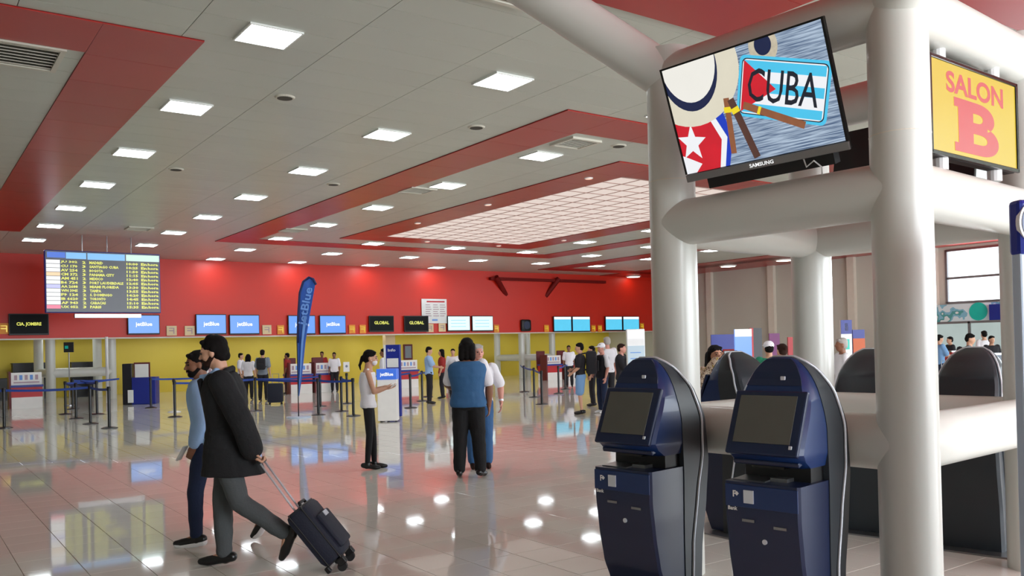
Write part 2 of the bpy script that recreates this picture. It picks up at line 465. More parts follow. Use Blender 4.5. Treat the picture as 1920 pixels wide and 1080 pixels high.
# walls
def wall(name, c, sz, m, label, cat='wall'):
    b = MB(); b.box(c, sz); return struct(b.build(name, m), label, cat)
RB = 2.32
wb_ = wall('wall_back', ((X0+X1)/2, YB+.1, (RB+CH)/2+.05), (X1-X0, .2, CH-RB+.1), 'wall_red', 'tall red wall above the check-in counters')
b = MB(); b.box(((X0+X1)/2, YB+.09, RB-.02), (X1-X0, .24, .05)); struct(b.build('trim_8', 'pilaster'), 'thin pale edge under the red wall', 'trim')
wall('wall_rear', ((X0+X1)/2, 39.6, 1.5), (X1-X0, .2, 3.0), 'yellow', 'yellow wall behind the check-in counters')
wall('ceiling_rear', ((X0+X1)/2, 37.42, 2.77), (X1-X0, 4.3, .1), 'pilaster', 'low ceiling over the check-in counters', 'ceiling')
wall('wall_left', (X0-.1, 15, CH/2), (.2, 50, CH), 'beige_wall', 'beige side wall far to the left')
# right wall with a window band y 4..18.6, z 3.0..5.2
WZ0, WZ1, WY0, WY1 = 2.98, 5.2, 2.0, 18.6
b = MB()
for (y0, y1, z0, z1) in ((WY1, 39.7, 0, CH), (Y0, WY0, 0, CH), (WY0, WY1, 0, WZ0), (WY0, WY1, WZ1, CH)):
    b.box((X1+.1, (y0+y1)/2, (z0+z1)/2), (.2, y1-y0, z1-z0))
wr = struct(b.build('wall_right', 'beige_wall'), 'plain beige wall on the right of the hall', 'wall')
for yy in (31.3, 27.3, 22.9, 19.1):
    b = MB(); b.box((X1-.1, yy, CH/2), (.2, .35, CH)); b.build('pilaster', 'pilaster', wr)
win = MB(); zm = 4.02
for z in (WZ0+.03, zm, WZ1-.03): win.box((X1+.02, (WY0+WY1)/2, z), (.1, WY1-WY0, .09))
for k in range(6): win.box((X1+.02, WY0+(WY1-WY0)*k/5, (WZ0+WZ1)/2), (.1, .09, WZ1-WZ0))
wf = struct(win.build('window_2', 'metal'), 'bright high window band in the right wall', 'window')
for k in range(5):
    for z0, z1 in ((WZ0, zm), (zm, WZ1)):
        b = MB(); y0 = WY0+(WY1-WY0)*k/5; b.box((X1+.05, y0+(WY1-WY0)/10, (z0+z1)/2), (.01, (WY1-WY0)/5-.08, z1-z0-.08)); b.build('pane', 'glass', wf)
# glazed front behind the camera
b = MB()
for (x0, x1, z0, z1) in ((X0, 1, 0, CH), (29, X1, 0, CH), (1, 29, 0, .5), (1, 29, 4.9, CH)): b.box(((x0+x1)/2, Y0-.1, (z0+z1)/2), (x1-x0, .2, z1-z0))
wfr = struct(b.build('wall_front', 'beige_wall'), 'glazed entrance wall behind the viewer', 'wall')
b = MB()
for k in range(15): b.box((1+2*k, Y0-.1, 2.7), (.08, .1, 4.4))
b.box((15, Y0-.1, 2.7), (28, .1, .08)); b.build('mullion', 'metal', wfr)
# mural under the high window and glazed partition
b = MB(); b.box((X1-.15, 12, 2.55), (.1, 14.2, .78)); mu = b.build('trim_9', 'mural'); struct(mu, 'pale blue palm mural band under the high window', 'mural')
b = MB()
b.tube([(X1-.22, 17.25, 2.6), (X1-.2, 17.25, 2.6)], .36, 24); b.build('mural_disc', 'green_screen', mu)
pt = MB()
for z in (.05, 1.05, 2.17): pt.box((X1-1.2, 12, z), (.09, 14.2, .09))
for k in range(8): pt.box((X1-1.2, 5+2.02*k, 1.1), (.09, .09, 2.2))
pr = pt.build('glass_partition', 'metal'); tag(pr, 'metal-framed glass partition under the mural by the right wall', 'partition')
for k in range(7):
    b = MB(); b.box((X1-1.2, 6+2.02*k, 1.6), (.012, 1.92, 1.06)); b.build('pane', 'glow_pane', pr)
    b = MB(); b.box((X1-1.2, 6+2.02*k, .55), (.03, 1.92, .92)); b.build('panel', 'counter_white', pr)

# ---------------------------------------------------------------- ceiling lights and vents
ORD = ['first', 'second', 'third', 'fourth', 'fifth', 'sixth', 'seventh', 'eighth', 'ninth']
lf = MB()
for s in ((0, .305, .63, .02), (0, -.305, .63, .02), (.305, 0, .02, .59), (-.305, 0, .02, .59)): lf.box((s[0], s[1], -.012), (s[2], s[3], .024))
def make_lamp(loc, label):
    global lamp0
    if lamp0 is None:
        lamp0 = thing('ceiling_light', label, 'ceiling light', loc, 0, 'square ceiling light panels')
        lf.build('frame', 'lamp_frame', lamp0)
        b = MB(); b.box((0, 0, -.01), (.59, .59, .012)); b.build('diffuser', 'lamp_face', lamp0)
    else:
        c = copy_tree(lamp0, label); c.location = loc
lamp0 = None
rows = {0: (range(0, 7), 'beside the left red band'), 1: (range(0, 7), 'second from the left red band'), 2: (range(0, 8), 'inside the wide outer band, left side'),
        3: ((5, 6, 7), 'off the near-left corner of the luminous ceiling'), 4: ((5, 6, 7), 'past the middle of the luminous ceiling'),
        5: ((2, 3, 4, 5, 6, 7), 'right of the luminous ceiling'), 6: ((4, 5, 6), 'right of the wide outer band'), 7: ((4, 5, 6), 'nearest the right-hand wall')}
for i, (js, nm) in rows.items():
    js = list(js)
    for k, j in enumerate(js):
        place = 'nearest' if k == 0 else ('farthest' if k == len(js)-1 else ORD[k])
        make_lamp((3.6+3.345*i, 9.8+3.5*j, CH-.002), 'square light, %s in the row %s' % (place, nm))
for k, (px_, py_) in enumerate(((1365, 497), (1470, 486), (1595, 472), (1180, 518))):
    p = onz(px_, py_, CH)
    if k == 3: p = Vector((33.0, 34.6, CH))
    t = thing('round_downlight', ['round ceiling light over the navy stand posters', 'round ceiling light between the two left pilasters', 'round ceiling light nearest the bright window', 'round ceiling light in the red corner beside the white column'][k], 'ceiling light', (p.x, p.y, CH-.022), 0, 'round lights on the right red strip')
    b = MB(); b.tube([(0, 0, 0), (0, 0, -.05)], [.42, .38], 28); b.build('housing', 'lamp_frame', t)
    b = MB(); b.tube([(0, 0, -.051), (0, 0, -.06)], .34, 28); b.build('diffuser', 'round_lamp', t)
def vent(loc, label, s=.62, deep=False):
    t = thing('ceiling_vent', label, 'vent', (loc[0], loc[1], CH), 0, 'ceiling air vents')
    h = s/2
    b = MB()
    for a in ((0, h, s+.06, .06), (0, -h, s+.06, .06), (h, 0, .06, s-.06), (-h, 0, .06, s-.06)): b.box((a[0], a[1], -.02), (a[2], a[3], .04))
    b.build('frame', 'vent', t)
    b = MB(); b.box((0, 0, -.004), (s-.06, s-.06, .006)); b.build('backing', 'vent_dark', t)
    for k in range(7):
        b = MB(); b.box((0, -h+.09+(s-.18)*k/6, -.022), (s-.07, .035, .008), Matrix.Rotation(math.radians(35), 3, 'X')); b.build('slat', 'vent', t)
vent((1.25, 11.95), 'large white ceiling vent inside the left red band', .9)
vent((10.18, 12.1), 'ceiling vent near the apex of the wide outer red band')
vent((9.97, 17.6), 'ceiling vent beside the second light inside the outer band')
vent((9.9, 25.2), 'ceiling vent near the far end inside the outer band')
vent((5.85, 26.8), 'ceiling vent above the departures board side of the hall')
vent((5.3, 7.15), 'ceiling vent at the top edge beside the sloping white pipe', .7)
for k, (px_, py_, nm) in enumerate(((534, 182, 'round ceiling speaker between the two nearest left light rows'), (893, 238, 'round ceiling speaker near the wide outer red band'), (330, 317, 'round ceiling speaker beside the third light row pair'), (625, 345, 'round ceiling speaker close to the outer band edge'), (1160, 273, 'round ceiling speaker beside the ceiling vent and white column'))):
    p = onz(px_, py_, CH); t = thing('ceiling_speaker', nm, 'speaker', (p.x, p.y, CH), 0, 'round ceiling speakers')
    b = MB(); b.tube([(0, 0, 0), (0, 0, -.02)], [.15, .13], 24); b.build('rim', 'vent', t)
    b = MB(); b.tube([(0, 0, -.02), (0, 0, -.024)], .11, 24); b.build('grille', 'vent_dark', t)
b = None
for k, (x, y) in enumerate(((12.55, 14.5), (12.55, 18.5), (12.55, 22.2), (15, 25.9), (18.0, 25.9), (19.2, 23.6))):
    t = thing('small_downlight', ORD[k] + ' small round downlight in the inner red band counting from its near corner', 'ceiling light', (x, y, CH-.02), 0, 'small downlights in the inner red band')
    b = MB(); b.tube([(0, 0, 0), (0, 0, -.02)], [.1, .09], 20); b.build('rim', 'lamp_frame', t)
    b = MB(); b.tube([(0, 0, -.02), (0, 0, -.024)], .07, 20); b.build('bulb', 'small_bulb', t)
# lights of the check-in zone, above the counters behind the red wall
for k in range(9):
    t = thing('counter_light', ORD[k] + ' long light fitting from the left over the check-in counters', 'ceiling light', (-4+4.6*k, 37.6, 2.69), 0, 'lights over the check-in counters')
    b = MB(); b.box((0, 0, 0), (1.3, .32, .04)); b.build('frame', 'lamp_frame', t)
    b = MB(); b.box((0, 0, -.022), (1.2, .26, .01)); b.build('diffuser', 'lamp_face', t)

# ---------------------------------------------------------------- the white pipe tower
ROT = .0735
ex, ey = Vector((math.cos(ROT), math.sin(ROT), 0)), Vector((-math.sin(ROT), math.cos(ROT), 0))
def tower(origin, sx, sy, label, zs=(1.04, 2.5, 3.56), topz=3.75, braces=True, ztop_clip=None, r=.165):
    t = thing('pipe_tower', label, 'column frame', origin, ROT)
    cs = [(0, 0), (0, sy), (sx, sy), (sx, 0)]
    for k, (x, y) in enumerate(cs):
        b = MB(); b.cyl((x, y, 0), r, topz, 40); c = b.build('column', 'column_white', t, 'auto')
        if braces:
            b = MB()
            for z in (1.7+EYE-.55, topz-.18): b.tube([(x, y, z), (x, y, z+.006)], r+.0015, 40)
            b.build('weld_ring', 'pilaster', c)
    for z in zs:
        for k in range(4):
            (x, y), (u, v) = cs[k], cs[(k+1) % 4]
            b = MB(); b.tube([(x, y, z), (u, v, z)], r*.985, 36); b.build('beam', 'column_white', t, 'auto')
    if braces:
        for (x, y), (dx_, dy_) in zip(cs, ((-1, -1), (-1, 1), (0, 0), (1, -1))):
            if dx_ == 0: continue
            b = MB(); d = Vector((dx_, dy_, 0)).normalized(); p = Vector((x, y, topz-.2)); q = p + d*2.45 + Vector((0, 0, CH-.02-(topz-.2)))
            b.ell((x, y, topz-.12), (r, r, r)); b.tube([p, q], r*.98, 36); b.build('brace', 'column_white', t, 'auto')
    return t
TW = tower((4.70, 2.71, 0), 1.81, 1.67, 'white pipe tower carrying the television and the yellow hall sign')
tower((4.62, 35.55, 0), 2.1, 2.0, 'white pipe tower under the departures board, reaching the red wall', zs=(1.04,), topz=2.71, braces=False)
tower((26.0, 35.55, 0), 2.1, 2.0, 'white pipe tower against the yellow wall right of the blue vest person', zs=(1.04,), topz=2.71, braces=False)
for k, (a, b_, c, d) in enumerate(((930, 519, 948, 553), (1048, 522, 1022, 556))):
    p, q = ony(a, b_, YB-.25), ony(c, d, YB+.1)
    m_ = MB(); m_.tube([p, q], .13, 20); tag(m_.build('sloping_brace', 'red_dark', smooth='auto'), ['dark red sloping pipe on the red wall, left of the pair', 'dark red sloping pipe on the red wall, right of the pair'][k], 'pipe')
m_ = MB(); m_.box((27.5, YB-.12, 4.98), (7.5, .2, .14)); tag(m_.build('wall_beam', 'red_dark'), 'dark red beam at the top of the red wall', 'beam')

# ---------------------------------------------------------------- television
def tlocal(x, y, z): return Vector((4.70, 2.71, 0)) + ex*x + ey*y + Vector((0, 0, z))
s_ = 1.12/1.02
TL = Vector((3.773, 3.64, 1.628))*s_; TR = Vector((3.891, 2.627, 1.641))*s_; BL = Vector((3.987, 3.702, 1.033))*s_
eX = (TR-TL).normalized(); nn = eX.cross((TL-BL)).normalized(); eZ = nn.cross(eX)*-1
if eZ.z < 0: eZ = -eZ
nrm = eX.cross(eZ)      # points away from the viewer or to it
if nrm.dot(TL) < 0: nrm = -nrm    # +Y local = away from viewer
ctr = (TR+BL)/2 + Vector((0, 0, EYE))
TVW, TVH = 1.12, (TL-BL).length
tv = thing('television', 'large flat television showing a licence plate picture on the white tower', 'television', (0, 0, 0))
tv.matrix_world = Matrix(((eX.x, nrm.x, eZ.x, ctr.x), (eX.y, nrm.y, eZ.y, ctr.y), (eX.z, nrm.z, eZ.z, ctr.z), (0, 0, 0, 1)))
w2, h2 = TVW/2, TVH/2
b = MB(); b.box((0, .022, -.018), (TVW+.02, .03, TVH+.06), bev=.004); b.build('casing', 'black_gloss', tv)
b = MB(); b.box((0, .002, -h2-.03), (TVW+.03, .02, .05), bev=.004); lb = b.build('lower_bezel', 'metal', tv)
b = MB(); add_text(b, 'SAMSUNG', .0, -h2-.03, w=.17, h=.024, y=-.009, bold=.02); b.build('lettering', 'white_emit', lb)
b = MB()
for s in ((0, h2+.006, TVW+.03, .012), (-w2-.007, 0, .014, TVH), (w2+.007, 0, .014, TVH)): b.box((s[0], .003, s[1]), (s[2], .018, s[3]))
b.build('bezel', 'black_gloss', tv)
mat('tv_hat', (222, 216, 196), .3, emis=1, var=.06, scale=8); mat('tv_hat_hi', (238, 236, 228), .3, emis=1, var=.03)
mat('tv_navy', (20, 32, 70), .3, emis=1); mat('tv_red', (206, 26, 44), .3, emis=1, var=.2, scale=6); mat('tv_white', (240, 242, 246), .3, emis=1, var=.03)
mat('tv_blue', (24, 60, 190), .3, emis=1, var=.1); mat('tv_cyan', (76, 196, 236), .3, emis=1, var=.05); mat('tv_black', (20, 26, 40), .3, emis=1)
mat('tv_brown', (142, 88, 58), .3, emis=1, var=.2, scale=20); mat('tv_dbrown', (84, 54, 46), .3, emis=1, var=.2, scale=20); mat('tv_yel', (240, 216, 40), .3, emis=1)
mat('tv_stone', (196, 186, 164), .3, emis=1, var=.3, scale=40)
# picture polygons are given in screen fractions (u right, v down)
b = MB(); layer = [0]
def PP(u, v): return ((u-.5)*TVW, (.5-v)*TVH)
def pol(pts, mi):
    layer[0] += 1; y = -.0002*layer[0]
    # clip to screen
    pts = [PP(*p) for p in pts]
    def clip(ps, f, inter):
        out = []
        for i in range(len(ps)):
            a, c = ps[i-1], ps[i]
            if f(c):
                if not f(a): out.append(inter(a, c))
                out.append(c)
            elif f(a): out.append(inter(a, c))
        return out
    for ax, lim, sg in ((0, w2, 1), (0, -w2, -1), (1, h2, 1), (1, -h2, -1)):
        f = lambda p: p[ax]*sg <= abs(lim)
        def inter(a, c):
            t = (lim-a[ax])/(c[ax]-a[ax]); return (a[0]+(c[0]-a[0])*t, a[1]+(c[1]-a[1])*t)
        pts = clip(pts, f, inter)
        if len(pts) < 3: return
    b.mi = mi; b.face([b._v((p[0], y, p[1])) for p in pts])
def ellp(cu_, cv, ru, rv, a0=0, a1=360, rot=0, n=40):
    o = []
    for k in range(n+1):
        a = math.radians(a0+(a1-a0)*k/n); x, y = ru*math.cos(a), rv*math.sin(a)
        r_ = math.radians(rot); o.append((cu_+x*math.cos(r_)-y*math.sin(r_)*.5625, cv+x*math.sin(r_)/.5625+y*math.cos(r_)))
    return o
pol([(0, 0), (1, 0), (1, 1), (0, 1)], 0)
pol([(.16, .42), (.33, .5), (.36, .75), (.3, 1), (0, 1), (0, .5)], 5)            # flag blue
pol([(.1, .5), (.27, .52), (.325, .74), (.27, 1), (0, 1), (0, .5)], 4)          # white
pol([(0, .45), (.24, .56), (.285, .75), (.235, 1), (0, 1)], 3)                  # red
star = []
for k in range(10):
    a = math.radians(-80+36*k); r_ = .1 if k % 2 == 0 else .042; star.append((.085+r_*math.cos(a), .72+r_*math.sin(a)*1.78))
pol(star, 4)
pol([(.045, .86), (.12, .93), (.07, 1.0), (0, 1.0), (0, .82)], 4)
pol(ellp(.17, .08, .33, .50), 1)       # hat brim
pol(ellp(.17, .04, .195, .40), 6)     # band
pol(ellp(.175, -.02, .185, .38), 2)   # crown
pol(ellp(.66, .06, .085, .16), 13)    # stone bowl
pol(ellp(.66, .05, .05, .09), 12)
# licence plate (rotated)
pr_ = math.radians(19); pcx, pcz = (.715-.5)*TVW, (.5-.46)*TVH
def plq(x0, z0, x1, z1, mi, rad=0):
    layer[0] += 1; y = -.0002*layer[0]; b.mi = mi; pts = []
    for (cx, cz, a0) in ((x1-rad, z1-rad, 0), (x0+rad, z1-rad, 90), (x0+rad, z0+rad, 180), (x1-rad, z0+rad, 270)):
        for k in range(5 if rad else 1):
            a = math.radians(a0+90*k/4); pts.append((cx+rad*math.cos(a), cz+rad*math.sin(a)))
    c, s = math.cos(-pr_), math.sin(-pr_)
    b.face([b._v((pcx+x*c-z*s, y, pcz+x*s+z*c)) for x, z in pts])
plq(-.295, -.185, .295, .185, 7, .035); plq(-.278, -.168, .278, .168, 8, .03); plq(-.272, -.162, .272, .162, 4, .028)
plq(-.265, .095, .265, .155, 7); plq(-.265, -.03, .265, .03, 7); plq(-.265, -.155, .265, -.1, 7)
layer[0] += 1; y_ = -.0002*layer[0]; b.mi = 3
c_, si_ = math.cos(-pr_), math.sin(-pr_)
b.face([b._v((pcx+x*c_-z*si_, y_, pcz+x*si_+z*c_)) for x, z in ((-.265, -.155), (-.04, .0), (-.265, .155))])
layer[0] += 1; add_text(b, 'CUBA', pcx+.005, pcz+.012, w=.46, h=.2, y=-.0002*layer[0], rot=-pr_, bold=.006, mi=8)
def cigar(u0, v0, u1, v1, w, mi):
    (x0, z0), (x1, z1) = PP(u0, v0), PP(u1, v1); d = Vector((x1-x0, z1-z0)).normalized(); n = Vector((-d.y, d.x))*w/2
    layer[0] += 1; b.mi = mi; y = -.0002*layer[0]
    b.face([b._v((p[0], y, p[1])) for p in ((x0+n.x, z0+n.y), (x1+n.x, z1+n.y), (x1-n.x, z1-n.y), (x0-n.x, z0-n.y))])
cigar(.47, .50, .80, .80, .045, 9); cigar(.55, .573, .565, .587, .05, 11)
cigar(.375, .40, .345, .90, .04, 9); cigar(.37, .48, .366, .53, .052, 11)
cigar(.40, .42, .485, .98, .048, 10); cigar(.412, .50, .42, .55, .056, 11)
b.build('screen_picture', ['tv_wood', 'tv_hat', 'tv_hat_hi', 'tv_red', 'tv_white', 'tv_blue', 'tv_navy', 'tv_cyan', 'tv_black', 'tv_brown', 'tv_dbrown', 'tv_yel', 'tv_navy', 'tv_stone'], tv)
b = MB(); b.box((-.02, .11, -h2-.09), (.9, .07, .085)); b.box((0, .09, -.1), (.3, .09, .3)); b.build('wall_mount', 'black', tv)
b = MB(); b.tube([(.25, .05, -h2-.05), (.27, .03, -h2-.11), (.33, .02, -h2-.08), (.36, .04, -h2-.13), (.34, .06, -h2-.19), (.36, .06, -h2-.24)], .005, 8); b.build('cable', 'white_plastic', tv)
# second television seen from behind on the far side of the tower
p = tlocal(1.81, .84, 3.0)
t = thing('television', 'black television seen from behind through the white tower', 'television', p, ROT-PI/2)
b = MB(); b.box((0, -.06, .02), (1.12, .04, .66), Matrix.Rotation(-.2, 3, 'X'), bev=.005); b.build('casing', 'black', t)
b = MB(); b.box((0, .0, 0), (.3, .1, .3), Matrix.Rotation(-.2, 3, 'X')); b.build('wall_mount', 'black', t)

# ---------------------------------------------------------------- SALON B sign
sg = thing('hall_sign', 'yellow sign with red lettering hung between the tower pipes', 'sign', (5.585, 2.715, 3.035), math.radians(1.6))
SW, SH = 1.18, .60
b = MB(); b.box((0, .05, 0), (SW, .1, SH), bev=.02); b.build('casing', 'black', sg)
b = MB()
for s in ((0, SH/2-.012, SW, .026), (0, -SH/2+.012, SW, .026), (-SW/2+.014, 0, .03, SH), (SW/2-.014, 0, .03, SH)): b.box((s[0], -.005, s[1]), (s[2], .02, s[3]), bev=.005)
b.build('frame', 'black_gloss', sg)
b = MB(); b.box((0, -.002, 0), (SW-.05, .008, SH-.05)); fc = b.build('face_panel', 'salon_yellow', sg)
b = MB(); add_text(b, 'SALON', .0, .165, w=.76, h=.13, y=-.0075, bold=.03, res=6); add_text(b, 'B', .05, -.085, w=.5, h=.33, y=-.0075, bold=.035, res=8); quad_xz(b, -.29, -.25, -.08, -.195, -.0078); quad_xz(b, -.29, .025, -.08, .08, -.0078); quad_xz(b, -.24, -.25, -.09, .08, -.0079); b.build('lettering', 'salon_red', fc)
for x in (-.36, .36):
    for z in (SH/2+.03, -SH/2-.03):
        b = MB(); b.tube([(x, .05, z-.04), (x, .05, z+.05)], [.045, .045], 14); b.build('clamp', 'white_plastic', sg)

# ---------------------------------------------------------------- check-in kiosks
def prof(z, tab):
    for (a, va), (c, vb) in zip(tab, tab[1:]):
        if z <= c:
            t = (z-a)/(c-a); t = t*t*(3-2*t)*.35 + t*.65; return va+(vb-va)*t
    return tab[-1][1]
HW = .235
def half(z): # half width with the arched top
    if z < 1.1: return HW
    t = min(1, (z-1.1)/.405); return .03 + (HW-.03)*math.sqrt(max(0, 1-t**2.3))
SEAM = [(0, .0), (.4, .0), (.8, .01), (1.1, .0), (1.3, -.04), (1.5, -.07)]
BACK = [(0, .2), (.3, .22), (.6, .28), (.85, .315), (1.1, .29), (1.3, .2), (1.42, .1), (1.5, -.0)]
PIPE = [(0, .07), (.35, .09), (.65, .15), (.9, .215), (1.1, .215), (1.3, .14), (1.42, .06), (1.5, -.03)]
FLOW = [(.02, -.16), (.1, -.2), (.25, -.265), (.45, -.305), (.65, -.33), (.84, -.33)]
def zs_(a, c, n): return [a+(c-a)*k/n for k in range(n+1)]
def kiosk(loc, rz, label):
    t = thing('check_in_kiosk', label, 'kiosk', loc, rz, 'self check-in kiosks around the white tower'); t.scale = (1, 1, 1.035)
    b = MB(); b.box((0, -.02, .006), (.72, .74, .012)); b.build('base_plate', 'metal', t)
    # shells
    def shell(f0, f1, name, m, grow=0, z0=.012):
        b = MB(); rings = []
        for z in zs_(z0, 1.5, 44):
            h = half(z)+grow; y0, y1 = prof(z, f0), prof(z, f1); rr = min(.02, h*.5, abs(y1-y0)*.4)
            rings.append([(-h, y0, z), (h, y0, z), (h, y1-rr, z), (h-rr, y1, z), (-h+rr, y1, z), (-h, y1-rr, z)])
        b.loft(rings); return b.build(name, m, t, 'auto')
    shell(SEAM, PIPE, 'side_shell', 'charcoal'); shell(PIPE, BACK, 'back_shell', 'charcoal', -.008)
    b = MB(); path = [(-half(z)-.002, prof(z, PIPE), z) for z in zs_(.02, 1.5, 50)] + [(half(z)+.002, prof(z, PIPE), z) for z in reversed(zs_(.02, 1.5, 50))]
    b.tube(path, .0085, 8); b.build('piping', 'silver', t, True)
    # lower cabinet
    b = MB(); rings = []
    for z in zs_(.02, .83, 22):
        y0 = prof(z, FLOW); y1 = prof(z, SEAM)+.01; h = HW-.006
        rings.append([(-h+.015, y0, z), (h-.015, y0, z), (h, y0+.015, z), (h, y1, z), (-h, y1, z), (-h, y0+.015, z)])
    b.loft(rings); lc = b.build('cabinet', 'navy', t, 'auto')
    b = MB(); b.box((0, prof(.75, FLOW)-.002, .755), (.44, .008, .12), bev=.003); b.build('reader_panel', 'navy_side', lc)
    b = MB(); b.box((-.07, -.338, .755), (.06, .01, .07)); b.build('card_reader', 'silver', lc)
    b = MB(); add_text(b, 'F', -.16, .765, h=.035, y=-.3375, bold=.03); b.box((-.145, -.336, .767), (.018, .004, .018), Matrix.Rotation(.78, 3, 'Y')); add_text(b, 'Bank', -.175, .685, w=.06, h=.022, y=-.3335, bold=.03); b.build('lettering', 'white_plastic', lc)
    for x, z in ((-.08, .625), (.11, .605)):
        b = MB(); b.box((x, prof(z, FLOW)-.003, z), (.075, .006, .014)); b.build('slot', 'metal', lc)
    b = MB(); b.tube([(.01, prof(.52, FLOW)-.008, .52), (.01, prof(.52, FLOW)+.01, .52)], .014, 16); b.build('lock', 'silver', lc)
    b = MB(); b.box((-.1, -.2, .835), (.2, .16, .012), Matrix.Rotation(.06, 3, 'X')); b.box((.05, -.17, .84), (.1, .1, .02)); b.build('document_shelf', 'metal', t)
    b = MB(); b.box((0, -.06, .88), (HW*1.7, .16, .2)); b.build('neck', 'black', t)
    # head pod
    HF = [(.91, -.20), (.95, -.275), (.99, -.31), (1.32, -.165), (1.40, -.13), (1.5, -.085)]
    def hw(z): return half(z)-.004 if z > 1.1 else HW-.004
    b = MB(); rings = []
    for z in [.91, .925, .95, .975, .99]+zs_(1.01, 1.5, 26):
        y0 = prof(z, HF) if z > .99 else prof(z, HF); y1 = prof(z, SEAM)+.012; h = hw(z)
        if z < .98: h -= (.98-z)*.25
        r_ = min(.03, h*.5)
        rings.append([(-h+r_, y0, z), (h-r_, y0, z), (h, y0+min(.035, (y1-y0)*.5), z), (h, y1, z), (-h, y1, z), (-h, y0+min(.035, (y1-y0)*.5), z)])
    b.loft(rings); hd = b.build('head', 'navy_side', t, 'auto')
    # flat front plate with screen
    a = math.atan2(.145, .33); R_ = Matrix.Rotation(-a, 3, 'X')
    def plane(u, v, d): # v from lip up the tilted face
        return Vector((u, -.312+v*math.sin(a)-d*math.cos(a), .99+v*math.cos(a)+d*-math.sin(a)*-1))
    def slab(u, v, w, h, d, th, name, m, par, bev=0):
        q = MB(); c = Vector((u, -.312+v*math.sin(a), .99+v*math.cos(a))) + R_@Vector((0, -d, 0)); q.box(c, (w, th, h), R_, bev); return q.build(name, m, par)
    slab(0, .17, .44, .365, .004, .03, 'bezel', 'navy', hd, .01)
    sc_ = slab(-.005, .185, .345, .27, .022, .006, 'screen', 'kiosk_glass', hd)
    slab(.175, .035, .02, .02, .022, .006, 'sensor', 'silver', hd, .003)
    b = MB(); b.box((0, -.25, .94), (.4, .05, .03), Matrix.Rotation(.3, 3, 'X'), .008); b.build('lip', 'navy', hd)
    b = MB(); b.box((0, -.20, .915), (.2, .1, .02)); b.build('scanner', 'black_gloss', hd)
    b = MB(); b.box((.05, prof(1.38, HF)-.004, 1.385), (.03, .012, .022), bev=.004); b.build('camera_lens', 'silver', hd)
    # forehead plate
    b = MB(); rings = []
    for z in zs_(1.345, 1.49, 8):
        y0 = prof(z, HF)-.004; h = hw(z)*.86
        rings.append([(-h, y0, z), (h, y0, z), (h, y0+.02, z), (-h, y0+.02, z)])
    b.loft(rings); b.build('forehead', 'navy', hd)
    return t
def fz(az): return PI - math.radians(az)   # kiosk front is local -Y: heading az (from +y towards +x)
kiosk((4.03, 4.08, 0), fz(262), 'navy self check-in kiosk in front, left one, with the bright screen')
kiosk((4.19, 3.14, 0), fz(261), 'navy self check-in kiosk in front, right one, with the dark screen')
kiosk((5.98, 4.98, 0), fz(3), 'navy self check-in kiosk turned away behind the two front ones')
kiosk((6.86, 4.28, 0), fz(78), 'black-backed kiosk behind the tower, left of the near column')
kiosk((6.90, 3.42, 0), fz(78), 'black-backed kiosk behind the tower, beside the bright window')

# ---------------------------------------------------------------- totem at the right edge
p = at(1903, 600, 4.0); q = spot(1903, 4.0)
q = q + cr*.07
t = thing('totem_sign', 'tall pale information totem with a navy head at the right edge', 'sign', (q.x, q.y, 0), -YAW+.15)
TH_ = 2.27
b = MB(); b.box((.33, .04, (TH_-.24)/2), (.62, .06, TH_-.24), bev=.01); b.build('board', 'totem_pale', t)
b = MB(); b.box((.33, .04, TH_-.12), (.63, .08, .26), bev=.02); hd = b.build('head', 'sign_blue', t)
b = MB(); b.tube([(.13, -.005, TH_-.1), (.13, .02, TH_-.1)], .12, 36); b.build('ring', 'white_plastic', hd)
b = MB(); b.tube([(.13, -.008, TH_-.1), (.13, .02, TH_-.1)], .108, 36); b.build('disc', 'navy_side', hd)

# ---------------------------------------------------------------- monitors on the red wall
YM = YB-.14
def monitor(x0, x1, y0, y1, kind, label, group=None):
    P, Q = ony(x0, y0, YM), ony(x1, y1, YM); c = (P+Q)/2; w, h = Q.x-P.x, P.z-Q.z
    t = thing('monitor', label, 'monitor', (c.x, YM, c.z), 0, group)
    b = MB(); b.box((0, .03, 0), (w, .06, h), bev=.01); b.build('casing', 'black', t)
    scr = {'jet': 'jet_screen', 'global': 'black_screen', 'white': 'white_screen', 'cyan': 'cyan_screen', 'cart': 'black_screen'}[kind]
    b = MB(); b.box((0, -.003, .01), (w-.06, .008, h-.09)); s = b.build('screen', scr, t)
    b = MB()
    if kind == 'jet': add_text(b, 'jetBlue', 0, .0, w=w*.52, h=h*.26, y=-.009, bold=.03)
    if kind == 'global': add_text(b, 'GLOBAL', .0, .05, w=w*.6, h=h*.2, y=-.009, bold=.03)
    if kind == 'cart': add_text(b, 'CIA. JOMBRE', .0, -.0, w=w*.62, h=h*.2, y=-.009, bold=.03)
    if kind == 'cyan': quad_xz(b, -w/2+.03, h/2-.16, w/2-.03, h/2-.03, -.008)
    if kind == 'white':
        for k in range(3): quad_xz(b, -w*.36, h*(.2-.2*k), w*.3, h*(.2-.2*k)+.02, -.008)
    b.build('lettering', {'jet': 'white_emit', 'global': 'yellow_emit', 'cart': 'yellow_emit', 'cyan': 'white_emit', 'white': 'cyan_screen'}[kind], s)
    b = MB(); b.box((0, .085, h*.3), (.3, .06, .1)); b.build('bracket', 'black', t)
monitor(16, 92, 588, 628, 'cart', 'black monitor with yellow lettering at the far left of the red wall')
monitor(239, 300, 590, 627, 'jet', 'blue monitor on the red wall just below the departures board')
monitor(367, 425, 589, 627, 'jet', 'blue monitor above the two walking men, left of its pair')
monitor(430, 487, 590, 627, 'jet', 'blue monitor above the two walking men, right of its pair')
monitor(540, 592, 591, 627, 'jet', 'blue monitor half hidden by the feather flag')
